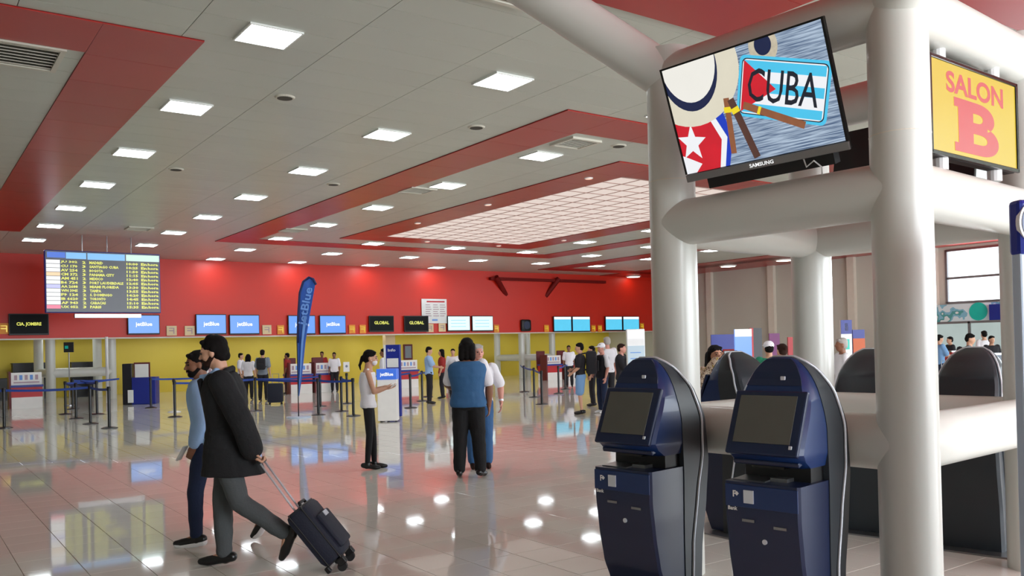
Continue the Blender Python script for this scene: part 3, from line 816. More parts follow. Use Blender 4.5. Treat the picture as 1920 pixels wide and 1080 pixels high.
monitor(599, 649, 591, 626, 'jet', 'blue monitor just right of the feather flag')
monitor(692, 739, 592, 622, 'global', 'black monitor with yellow lettering above the woman in the white top')
monitor(758, 804, 592, 622, 'global', 'black monitor with yellow lettering beside the white wall notice')
monitor(839, 882, 592, 621, 'white', 'white monitor on the red wall above the blue vest person, left of its pair')
monitor(885, 925, 592, 621, 'white', 'white monitor on the red wall above the blue vest person, right of its pair')
monitor(1038, 1072, 593, 622, 'cyan', 'cyan monitor over the backpacker, left of its pair')
monitor(1073, 1107, 593, 622, 'cyan', 'cyan monitor over the backpacker, right of its pair')
monitor(1135, 1167, 593, 620, 'cyan', 'cyan monitor beside the glowing panel, left of its pair')
monitor(1168, 1199, 593, 620, 'cyan', 'cyan monitor beside the glowing panel, right of its pair')
P = ony(987, 610, YM)
t = thing('round_vent_box', 'black box with a round dark face on the red wall', 'box', (P.x, YM, P.z))
b = MB(); b.box((0, .05, 0), (.62, .2, .6), bev=.12); b.build('casing', 'black', t, 'auto')
b = MB(); b.tube([(0, -.06, 0), (0, 0, 0)], [.2, .22], 24); b.build('round_face', 'navy', t)
P, Q = ony(792, 560, YM), ony(840, 606, YM); c = (P+Q)/2
t = thing('wall_notice', 'large white paper notice with red heading on the red wall', 'notice', (c.x, YM+.1, c.z)); w, h = Q.x-P.x, P.z-Q.z
b = MB(); b.box((0, 0, 0), (w, .03, h)); s = b.build('sheet', 'poster_white', t)
b = MB(); quad_xz(b, -w*.3, h*.36, w*.42, h*.42, -.017, 0)
for k in range(6):
    for x in (-.35, -.05, .22): quad_xz(b, w*x, h*(.24-.09*k), w*(x+.18+.05*((k*7+int(x*9)) % 3)/2), h*(.27-.09*k), -.017, 1)
quad_xz(b, -w*.1, -h*.4, w*.12, -h*.33, -.017, 2)
b.build('print', ['counter_red', 'poster_grey', 'flag_light'], s)
nums = [(8, 616, 'y', 'yellow number sign at the left edge of the red wall', 'A1'), (323, 620, 'b', 'beige number sign left of the pair of blue monitors', ''), (357, 620, 'b', 'beige number sign touching the pair of blue monitors', ''),
        (502, 618, 'b', 'beige number sign right of the pair of blue monitors', ''), (528, 618, 'y', 'orange number sign left of the feather flag', ''), (662, 617, 'y', 'orange number sign right of the flag, left of two', ''), (682, 617, 'y', 'orange number sign right of the flag, right of two', ''),
        (808, 615, 'b', 'beige number sign under the white wall notice, left', ''), (831, 614, 'b', 'beige number sign under the white wall notice, right', ''), (933, 616, 'y', 'orange number sign beside the white monitors', ''), (1027, 616, 'y', 'orange number sign left of the cyan monitors', ''),
        (1115, 616, 'y', 'orange number sign between the cyan monitor pairs, left', ''), (1127, 616, 'y', 'orange number sign between the cyan monitor pairs, right', ''), (1206, 612, 'y', 'orange number sign at the right end of the red wall', '')]
for x, y, k, lab, tx in nums:
    P = ony(x, y, YM); t = thing('number_sign', lab, 'sign', (P.x, YM+.1, P.z), 0, 'small number signs on the red wall')
    b = MB(); b.box((0, 0, 0), (.3 if k == 'y' else .38, .03, .38)); s = b.build('plate', 'number_yellow' if k == 'y' else 'number_beige', t)
    b = MB(); quad_xz(b, -.1, -.02, .1, .02, -.017); quad_xz(b, -.1, .08, .1, .11, -.017); quad_xz(b, .06, -.12, .1, .1, -.018); b.build('print', 'salon_yellow' if k == 'y' else 'poster_grey', s)

# ---------------------------------------------------------------- departures board
BY = 29.0
P, Q = ony(83, 468, BY), ony(302, 587, BY); c = (P+Q)/2; w, h = Q.x-P.x, P.z-Q.z
t = thing('departures_board', 'hanging departures board with yellow rows and a blue header', 'board', (c.x, BY, c.z))
b = MB(); b.box((0, .1, 0), (w, .2, h), bev=.02); b.build('casing', 'sign_blue', t)
b = MB(); b.box((0, -.004, 0), (w-.05, .01, h-.05)); s = b.build('screen', 'board_screen', t)
b = MB(); X = lambda u: (u-.5)*w; Zr = lambda v: (.5-v)*h
cols_ = [2, 2, 2, 3, 2, 2, 4, 2, 2, 2, 2, 5]
quad_xz(b, X(.02), Zr(.12), X(.17), Zr(.03), -.011, 0); quad_xz(b, X(.175), Zr(.13), X(.345), Zr(.03), -.011, 1)
quad_xz(b, X(.355), Zr(.135), X(.68), Zr(.03), -.011, 1); quad_xz(b, X(.69), Zr(.135), X(.99), Zr(.03), -.011, 6)
for k in range(12):
    z0, z1 = Zr(.155+.0655*(k+1)-.008), Zr(.155+.0655*k); quad_xz(b, X(.012), z0, X(.125), z1, -.011, cols_[k])
b.build('coloured_cells', ['blue_emit', 'sky_emit', 'white_emit', 'peach_emit', 'lilac_emit', 'pink_emit', 'mint_emit'], s)
fl = ['JU 302', 'CU 170', 'AV 254', 'CM 372', 'AM 451', 'B6 724', 'AA 2688', 'WN 3945', 'F9 124', 'IB 6620', 'AF 943', 'UX 052']
ci = ['MADRID', 'SANTIAGO CUBA', 'BOGOTA', 'PANAMA CITY', 'MEXICO', 'FORT LAUDERDALE', 'MIAMI FLORIDA', 'TAMPA', 'S. DOMINGO', 'TORONTO', 'CARACAS', 'PARIS']
b = MB()
for k in range(12):
    z = Zr(.155+.0655*(k+.45)); hh_ = h*.046
    for tx, u0, wd in ((fl[k], .2, .14), (str(2+k % 2), .325, .03), (ci[k], .46, .0195*len(ci[k])), ('%02d:%02d' % (10+k//2, (k*25) % 60), .745, .105), ('En', .85, .055), ('hora', .932, .095)):
        if len(tx) > 8: cxu = .37+wd*.5
        elif tx in ci: cxu = .37+wd*.5
        else: cxu = u0
        add_text(b, tx, X(cxu), z, w=wd*w, h=hh_, y=-.012, bold=.045, res=1)
o = b.build('lettering', 'yellow_emit', s); o['kind'] = 'stuff'
b = MB(); b.box((.1, .1, -h/2-.09), (1.9, .16, .12)); b.build('ledge', 'metal', t)
for x in (-.6, .1, .8):
    b = MB(); b.tube([(x, .1, h/2), (x, .1, CH-c.z)], .015, 8); b.build('hanger', 'metal', t)

# ---------------------------------------------------------------- feather flag
q = onz(560, 783, 0)
t = thing('feather_flag', 'tall blue feather flag with white lettering on a round base', 'flag', (q.x, q.y, 0), -YAW)
Zf = 21.1; mpp = Zf/F
def fp(px_, py_): return ((px_-560)*mpp, (783-py_)*mpp)
b = MB(); b.cyl((0, 0, 0), .3, .03, 28); b.build('base', 'totem_pale', t)
pole = [(560, 783), (560, 700), (560, 640), (562, 590), (566, 545), (573, 524), (584, 516), (592, 519), (597, 530)]
b = MB(); b.tube([(fp(*p)[0], 0, fp(*p)[1]) for p in pole], .013, 8); b.build('pole', 'black', t, True)
out_l = [(560, 742), (560, 700), (560, 640), (562, 590), (566, 545), (573, 524), (582, 516)]
out_r = [(562, 742), (568, 705), (576, 640), (585, 590), (594, 545), (597, 530), (588, 516)]
b = MB(); n = len(out_l)
def rowp(k, fr):
    l, r_ = fp(*out_l[k]), fp(*out_r[k]); return (l[0]+(r_[0]-l[0])*fr, l[1]+(r_[1]-l[1])*fr)
for side in (0, 1):
    pass
rings = []
for k in range(n):
    row = [rowp(k, fr) for fr in (0, .25, .5, .75, 1)]
    wav = [0, .03*math.sin(k*1.1), .015*math.cos(k), -.03*math.sin(k*.9), 0]
    rings.append([(x, w_-.006, z) for (x, z), w_ in zip(row, wav)] + [(x, w_+.006, z) for (x, z), w_ in reversed(list(zip(row, wav)))])
b.loft(rings); sail = b.build('sail', 'flag_blue', t, 'auto')
b = MB(); add_text(b, 'jetBlue', 0, 0, w=.95, h=.26, y=0, rot=0, bold=.02)
b.bm.transform(Matrix.Translation((fp(580, 572)[0], -.045, fp(580, 572)[1]))@Matrix.Rotation(-math.radians(78), 4, 'Y')); b.build('lettering', 'flag_light', sail)
b = MB(); k0 = [rowp(k, .55) for k in (0, 1, 2, 3)]; k1 = [rowp(k, .8) for k in (0, 1, 2, 3)]
vv = [b._v((x, -.045, z)) for x, z in k0] + [b._v((x, -.045, z)) for x, z in reversed(k1)]; b.face(vv); b.build('pale_stripe', 'flag_light', sail)
b = MB(); b.tube([(fp(*p)[0]+.02, -.01, fp(*p)[1]-.01) for p in pole[2:]], .03, 8); b.build('pole_sleeve', 'flag_edge', sail, True)

# ---------------------------------------------------------------- stanchions with belts
def stanchion(x, y, label, to=None, topsign=None, belt='belt', h=.93, basem='post'):
    t = thing('stanchion', label, 'stanchion', (x, y, 0), 0, 'queue stanchions')
    b = MB(); b.tube([(0, 0, 0), (0, 0, .012), (0, 0, .03), (0, 0, .04)], [.18, .18, .12, .05], 24); b.build('base', basem, t, 'auto')
    b = MB(); b.tube([(0, 0, .03), (0, 0, h)], .034, 16); b.build('post', basem, t, 'auto')
    b = MB(); b.tube([(0, 0, h-.08), (0, 0, h), (0, 0, h+.015)], [.042, .042, .03], 16); b.build('cap', 'black', t, 'auto')
    if to:
        d = Vector((to[0]-x, to[1]-y, 0)); b = MB(); n_ = Vector((-d.y, d.x, 0)).normalized()*.003; rings = []
        for k in range(7):
            f = k/6; zc = h-.045-.03*4*f*(1-f); p = d*f
            rings.append([p-n_+Vector((0, 0, zc-.028)), p+n_+Vector((0, 0, zc-.028)), p+n_+Vector((0, 0, zc+.028)), p-n_+Vector((0, 0, zc+.028))])
        b.loft(rings); b.build('belt', belt, t)
    if topsign:
        b = MB(); b.box((0, 0, h+.2), (.2, .015, .3)); sg_ = b.build('sign_frame', 'poster_white', t)
        b = MB(); b.tube([(0, -.012, h+.22), (0, .0, h+.22)], .04, 16); b.build('print', 'cloth_grey', sg_)
    return t
ST = [
 (3.93, 21.28, (3.83, 23.01), 'nearest black queue post of the line by the left pipe tower'),
 (3.83, 23.01, (3.87, 25.31), 'second black queue post of the line by the left pipe tower'),
 (3.87, 25.31, (3.93, 27.46), 'third black queue post of the line by the left pipe tower'),
 (3.93, 27.46, (5.5, 29.5), 'farthest black queue post of the line by the left pipe tower'),
 (4.6, 26.6, (4.6, 29.2), 'black queue post just inside the line by the left pipe tower'),
 (4.5, 30.0, (5.9, 30.2), 'black queue post standing right before the left pipe tower'),
 (2.06, 23.45, (3.83, 23.01), 'black queue post at the left edge of the picture'),
 (.1, 23.8, (2.06, 23.45), 'queue post just outside the left edge'),
 (5.93, 23.53, (8.2, 23.9), 'black queue post right of the navy machine'),
 (6.4, 28.2, (8.9, 28.6), 'black queue post just before the navy machine'),
 (7.4, 26.3, (8.2, 23.9), 'black queue post hidden behind the two walking men'),
 (8.2, 23.9, (8.81, 20.94), 'black queue post left of the feather flag'),
 (8.81, 20.94, (9.27, 19.84), 'black queue post right of the feather flag, near row'),
 (10.2, 24.08, (8.2, 23.9), 'black queue post right of the feather flag, far row'),
 (9.27, 19.84, None, 'black queue post left of the woman in the white top'),
 (9.75, 21.6, (9.27, 19.84), 'black queue post behind the woman in the white top'),
 (11.6, 21.13, (13.36, 23.58), 'black queue post right of the blue jet stand'),
 (13.36, 23.58, (14.6, 25.4), 'black queue post left of the blue vest person'),
 (14.6, 25.4, (16.0, 27.6), 'black queue post further back left of the blue vest person'),
 (14.72, 19.23, (16.55, 22.01), 'nearest black queue post left of the backpacker'),
 (16.55, 22.01, (18.25, 24.86), 'second black queue post left of the backpacker'),
 (18.25, 24.86, (20.1, 27.6), 'black queue post by the right pipe tower'),
 (18.3, 22.95, (20.19, 24.93), 'black queue post just behind the backpacker, left'),
 (20.19, 24.93, (22.1, 27.0), 'black queue post far behind the backpacker'),
]
for x, y, to, lab in ST: stanchion(x, y, lab, to)
q = spot(651, 26.5); stanchion(q.x, q.y, 'queue post with a small white sign left of the woman in the white top', None, True)
q = spot(327, 24.5); stanchion(q.x, q.y, 'white queue post behind the left walking man', None, basem='white_plastic')
q = spot(692, 24.5); stanchion(q.x, q.y, 'black queue post half hidden by the woman in the white top', (q.x+2, q.y+1.2))

# ---------------------------------------------------------------- check-in counters
def counter(px_, label, w=.88, Y=32.0):
    P = ony(px_, 700, Y); t = thing('check_in_counter', label, 'counter', (P.x, Y, 0), 0, 'red and white check-in counters')
    b = MB(); b.box((0, .35, .18), (w, .7, .36)); b.build('lower_panel', 'counter_white', t)
    b = MB(); b.box((0, .35, .52), (w+.02, .7, .32)); b.build('red_band', 'counter_red', t)
    b = MB(); b.box((0, .33, .72), (w+.06, .78, .07)); b.build('worktop', 'sign_blue', t)
    b = MB(); b.box((0, .1, .95), (w, .06, .42)); s = b.build('notice_board', 'counter_white', t)
    b = MB(); quad_xz(b, -w*.42, .82, w*.42, .86, .068, 0)
    for k in range(5): quad_xz(b, -w*.4+k*w*.17, .92, -w*.4+k*w*.17+w*.1, 1.08, .068, 1 if k % 2 else 0)
    b.build('print', ['poster_grey', 'flag_light'], s)
    b = MB(); b.box((-w/2-.04, .2, .6), (.06, .5, 1.2)); b.build('side_panel', 'maroon', t)
counter(50, 'red and white counter at the far left behind the belt')
counter(395, 'red and white counter hidden behind the walking men')
counter(565, 'red and white counter behind the feather flag')
counter(612, 'red and white counter just right of the feather flag')
counter(767, 'red and white counter just right of the blue stand')
counter(868, 'red and white counter behind the blue vest person')
counter(1040, 'red and white counter left of the backpacker')
counter(1078, 'red and white counter behind the backpacker')
# dark red staff chairs / uprights between counters
for px_, lab in ((548, 'dark red high-backed chair left of the feather flag counter'), (1020, 'dark red high-backed chair left of the right counters'), (1058, 'dark red high-backed chair between the right counters'), (600, 'dark red high-backed chair between the flag counters')):
    P = ony(px_, 700, 33.2); t = thing('desk_chair', lab, 'chair', (P.x, 33.2, 0))
    b = MB(); b.box((0, 0, .5), (.5, .5, .1), bev=.03); b.build('seat', 'maroon', t)
    b = MB(); b.box((0, .25, .95), (.5, .08, .85), bev=.03); b.build('backrest', 'maroon', t)
    b = MB(); b.cyl((0, 0, .03), .03, .45, 12); b.build('stem', 'black', t)
    b = MB()
    for k in range(5): b.tube([(0, 0, .06), (.28*math.cos(k*1.257), .28*math.sin(k*1.257), .03)], .02, 8)
    b.build('base', 'black', t)
# dark desks behind at left
for (a, c_, y0, lab) in ((24, 92, 683, 'long black cabinet at the back left of the pipe tower'), (134, 190, 681, 'long black cabinet seen through the left pipe tower'), (-60, 20, 714, 'black cabinet at the left edge')):
    P, Q = ony(a, y0, 38.6), ony(c_, y0, 38.6); t = thing('back_cabinet', lab, 'cabinet', ((P.x+Q.x)/2, 38.6, 0)); w = Q.x-P.x
    b = MB(); b.box((0, .3, P.z/2), (w, .6, P.z)); b.build('body', 'counter_dark', t)
    b = MB(); b.box((0, .28, P.z+.02), (w+.04, .66, .04)); b.build('top', 'black', t)
    for k in (-1, 1): b = MB(); b.box((k*w/4, -.01, P.z/2), (w/2-.04, .02, P.z-.1)); b.build('door', 'black', t)
# navy / maroon machine at left
q = spot(268, 29.0)
t = thing('baggage_wrapper', 'navy and dark red machine with a white sheet, left of the walking men', 'machine', (q.x, q.y, 0), -.4)
b = MB(); b.box((.1, 0, .45), (.75, .7, .9), bev=.02); b.build('body', 'sign_blue', t)
b = MB(); b.box((-.42, .05, .68), (.3, .7, 1.36), bev=.02); b.build('tower_cabinet', 'counter_dark', t)
b = MB(); b.box((.05, -.36, 1.12), (.42, .03, .44)); b.build('white_sheet', 'poster_white', t)
b = MB(); b.box((.05, -.30, 1.12), (.5, .06, .55)); b.build('red_back', 'maroon', t)
b = MB(); b.box((-.3, -.4, .28), (.17, .05, .42)); b.build('white_panel', 'poster_white', t)
# pole display in front of left pipe tower
q = spot(131, 29.0); zt = at(131, 651, 29.0).z
t = thing('pole_display', 'small black display on a thin pole between the left tower columns', 'display', (q.x, q.y, 0), -YAW*.5)
b = MB(); b.cyl((0, 0, 0), .18, .02, 20); b.build('base', 'metal', t)
b = MB(); b.cyl((0, 0, .02), .02, zt-.2, 10); b.build('pole', 'metal', t)
b = MB(); b.box((0, 0, zt), (.3, .08, .34), bev=.01); b.build('display', 'black', t)
b = MB(); b.box((-.06, -.045, zt), (.1, .01, .1)); b.build('green_label', 'green_screen', t)
q = spot(202, 30.0); b = MB(); b.cyl((0, 0, 0), .05, 2.3, 12)
t = b.build('white_pipe', 'white_plastic', loc=q); tag(t, 'thin white vertical pipe beside the right column of the left tower', 'pipe')

# ---------------------------------------------------------------- blue stands near the woman
q = spot(729, 19.6)
t = thing('podium_stand', 'white podium with a blue lettered band beside the woman in the white top', 'stand', (q.x, q.y, 0), -YAW)
b = MB(); b.box((0, 0, .5), (.44, .34, .94), bev=.01); b.build('body', 'counter_white', t)
b = MB(); b.box((0, -.01, 1.08), (.46, .36, .24), bev=.01); s = b.build('header', 'blue_emit', t)
b = MB(); add_text(b, 'jetBlue', 0, 1.07, w=.3, h=.1, y=-.192, bold=.03); b.build('lettering', 'white_emit', s)
for x in (-.17, .0, .17): b = MB(); b.cyl((x, 0, 0), .025, .04, 10); b.build('foot', 'black', t)
q = spot(740, 21.0)
t = thing('banner_stand', 'tall narrow navy banner behind the white podium', 'stand', (q.x, q.y, 0), -YAW-.25)
b = MB(); b.box((0, 0, .88), (.36, .1, 1.74), bev=.005); s = b.build('panel', 'sign_blue', t)
b = MB(); b.box((-.2, 0, .88), (.05, .12, 1.74)); b.build('white_edge', 'poster_white', t)
b = MB()
add_text(b, 'Info', -.02, 1.62, w=.2, h=.07, y=-.052, bold=.02)
quad_xz(b, -.15, 1.2, .15, 1.42, -.052); quad_xz(b, -.15, .95, .12, .98, -.052); quad_xz(b, -.15, .85, .1, .88, -.052)
b.build('print', 'poster_white', s)
P = ony(766, 660, 39.4)
t = thing('wall_picture', 'dark red framed picture on the yellow wall', 'picture', (P.x, 39.46, P.z)); b = MB(); b.box((0, 0, 0), (.52, .04, .8)); fr = b.build('frame', 'maroon', t)
b = MB(); b.box((0, -.025, 0), (.36, .01, .62)); b.build('picture', 'cloth_grey', t)
P, Q = ony(720, 630, 37.2), ony(738, 630, 37.2)
t = thing('yellow_partition', 'pale yellow upright partition behind the navy banner', 'partition', ((P.x+Q.x)/2, 37.2, 0)); b = MB(); b.box((0, 0, 1.3), (Q.x-P.x, .3, 2.6)); b.build('panel', 'number_beige', t)
# glowing tall panel
q = spot(1196, 14.5)
t = thing('light_panel', 'tall glowing pale blue panel left of the white tower column', 'sign', (q.x, q.y, 0), -YAW)
hh_ = at(1196, 617, 14.5).z
b = MB(); b.box((0, 0, hh_/2), (.3, .12, hh_), bev=.01); b.build('casing', 'white_plastic', t)
b = MB(); b.box((0, -.064, hh_/2-.1), (.28, .008, hh_-.36)); s = b.build('lit_face', 'sign_pale', t)
b = MB(); b.box((0, -.064, hh_-.09), (.28, .008, .14)); b.build('lit_header', 'white_emit', t)
b = MB()
for k in range(9): quad_xz(b, -.1, hh_-.4-.1*k, .08+.02*(k % 3), hh_-.385-.1*k, -.069)
b.build('print', 'flag_light', s)

# ---------------------------------------------------------------- right background stands
def stand(px_, Z, y0, w, m, label, name='poster_stand', cat='stand', pieces=None, y1=None):
    q = spot(px_, Z); zt = at(px_, y0, Z).z; zb = at(px_, y1, Z).z if y1 else .25
    t = thing(name, label, cat, (q.x, q.y, 0), -YAW)
    b = MB(); b.box((0, 0, (zt+zb)/2), (w, .06, zt-zb)); s = b.build('panel', m, t)
    for x in (-w*.42, w*.42):
        b = MB(); b.box((x, .02, zb/2+.02), (.04, .04, zb+.04)); b.build('leg', 'metal', t)
    b = MB(); b.box((0, 0, .015), (w, .4, .03)); b.build('base', 'metal', t)
    if pieces:
        for (u0, v0, u1, v1, pm_, nm) in pieces:
            b = MB(); b.box(((u0+u1)/2*w-w/2, -.036, zt-(v0+v1)/2*(zt-zb)), ((u1-u0)*w, .012, (v1-v0)*(zt-zb))); b.build(nm, pm_, s)
stand(1360, 19, 627, .55, 'sign_blue', 'navy and red poster stand behind the photographer', pieces=[(.45, .3, .95, .85, 'cloth_red', 'red_print'), (.05, .5, .4, .6, 'flag_light', 'lettering')], y1=720)
stand(1397, 17, 617, .33, 'jet_screen', 'light blue roll-up with a white header behind the photographer', pieces=[(0, 0, 1, .15, 'white_emit', 'header')], y1=710)  # unlit roll-up, its brightness put in as glowing colour
stand(1420, 19.5, 615, .28, 'counter_dark', 'dark stand with a red edge beside the light blue panel', pieces=[(0, 0, .3, .9, 'counter_red', 'red_edge')], y1=720)
stand(1455, 20, 625, .24, 'purple', 'small purple sign above the person in the green top', y1=680)
stand(1485, 20, 632, .12, 'counter_red', 'narrow red sign beside the person with the red dark hair', y1=690)
stand(1590, 19, 600, .24, 'poster_white', 'white stand with a navy figure header near the far pilaster', pieces=[(0, 0, 1, .26, 'sign_blue', 'header'), (.35, .06, .65, .2, 'poster_white', 'figure'), (.3, .36, .75, .55, 'green_screen', 'picture')], y1=700)
stand(1613, 19, 618, .26, 'sign_blue', 'navy stand with an orange print beside the figure stand', pieces=[(0, .2, 1, .6, 'orange', 'orange_print')], y1=700)
for px_, Z, w, lab in ((1620, 21, .9, 'grey low counter behind the kiosks left of the near column'), (1858, 21, .7, 'grey low counter beside the man looking down'), (1795, 26, .5, 'red low counter between the seated people and the man looking down')):
    q = spot(px_, Z); t = thing('service_counter', lab, 'counter', (q.x, q.y, 0), -YAW); m_ = 'counter_red' if 'red' in lab else 'cloth_grey'
    b = MB(); b.box((0, 0, .58), (w, .5, 1.16)); b.build('body', m_, t); b = MB(); b.box((0, 0, 1.18), (w+.06, .56, .04)); b.build('worktop', 'metal', t)
P = onx(1868, 585, X1-.35); b = MB(); b.box((0, 0, 0), (.1, .5, .62)); t = b.build('wall_screen', 'sign_blue', loc=P); tag(t, 'small dark blue screen at the right end of the mural', 'screen')

# ---------------------------------------------------------------- people
def remesh(mb, name, m, parent, vox, smooth=4, disp=0, dscale=.12, iters=None):
    bmesh.ops.recalc_face_normals(mb.bm, faces=mb.bm.faces)
    me = bpy.data.meshes.new('tmp'); mb.bm.to_mesh(me); mb.bm.free()
    o = bpy.data.objects.new('tmp', me); COL.objects.link(o)
    r_ = o.modifiers.new('r', 'REMESH'); r_.mode = 'VOXEL'; r_.voxel_size = vox
    if smooth:
        s_ = o.modifiers.new('s', 'SMOOTH'); s_.factor = .5; s_.iterations = smooth
    if disp:
        tx = bpy.data.textures.get('fold%g' % dscale) or bpy.data.textures.new('fold%g' % dscale, 'CLOUDS'); tx.noise_scale = dscale; tx.noise_depth = 1
        d = o.modifiers.new('d', 'DISPLACE'); d.texture = tx; d.strength = disp; d.mid_level = .5
    dg = bpy.context.evaluated_depsgraph_get(); me2 = bpy.data.meshes.new_from_object(o.evaluated_get(dg))
    bpy.data.objects.remove(o); bpy.data.meshes.remove(me)
    me2.name = name; me2.materials.clear(); me2.materials.append(M(m))
    for p in me2.polygons: p.use_smooth = True
    o2 = bpy.data.objects.new(name, me2); COL.objects.link(o2); o2.parent = parent; return o2

def V(*a): return Vector(a)
def lerp(a, b, t): return a+(b-a)*t
def hand(mb, wrist, d, n, side, k=1.0, curl=.6):
    """d: direction wrist->fingers, n: palm normal, side: +1 thumb on d x n side"""
    d = d.normalized(); n = (n-d*n.dot(d)).normalized(); a = d.cross(n)*side
    R_ = Matrix((a, n, d)).transposed()
    mb.ell(wrist+d*.045*k, (.040*k, .017*k, .052*k), R_, 12, 8)
    mb.caps(wrist-d*.02*k, wrist+d*.03*k, .026*k, .026*k, 10)
    for i, (off, L) in enumerate(((.029, .034), (.010, .038), (-.009, .035), (-.027, .028))):
        p = wrist+d*.085*k+a*off*k; r_ = .0095*k
        d1 = (d*math.cos(curl*.6)+n*math.sin(curl*.6)); d2 = (d*math.cos(curl*1.5)+n*math.sin(curl*1.5)); d3 = (d*math.cos(curl*2.3)+n*math.sin(curl*2.3))
        q1 = p+d1*L*k; q2 = q1+d2*L*.75*k; q3 = q2+d3*L*.6*k
        mb.caps(p-d*.02*k, q1, r_*1.05, r_, 8); mb.caps(q1, q2, r_, r_*.92, 8); mb.caps(q2, q3, r_*.92, r_*.8, 8)
    p = wrist+d*.02*k+a*.03*k; q1 = p+(d*.6+a*.55+n*.3).normalized()*.042*k; q2 = q1+(d*.8+a*.1+n*.5).normalized()*.034*k
    mb.caps(p, q1, .013*k, .011*k, 8); mb.caps(q1, q2, .011*k, .009*k, 8)

def ringat(c, hwid, hdep, sx, sy, n=24, pw=2.3):
    out = []
    for k in range(n):
        a = 2*PI*k/n; x = math.copysign(abs(math.cos(a))**(2/pw), math.cos(a)); y = math.copysign(abs(math.sin(a))**(2/pw), math.sin(a))
        out.append(c + sx*(x*hwid) + sy*(y*hdep))
    return out

BASE = dict(pelvis=V(0, 0, .93), chest=V(0, 0, 1.25), neck=V(0, -.01, 1.48), head=V(0, .015, 1.635),
            shL=V(-.175, 0, 1.425), shR=V(.175, 0, 1.425), elL=V(-.22, -.02, 1.14), elR=V(.22, -.02, 1.14), wrL=V(-.23, .06, .89), wrR=V(.23, .06, .89),
            hipL=V(-.09, 0, .9), hipR=V(.09, 0, .9), knL=V(-.10, .02, .5), knR=V(.10, .02, .5), anL=V(-.11, -.01, .085), anR=V(.11, -.01, .085),
            toeL=None, toeR=None, tyaw=0, hyaw=0, hpitch=0, handL=None, handR=None, curlL=.5, curlR=.5)

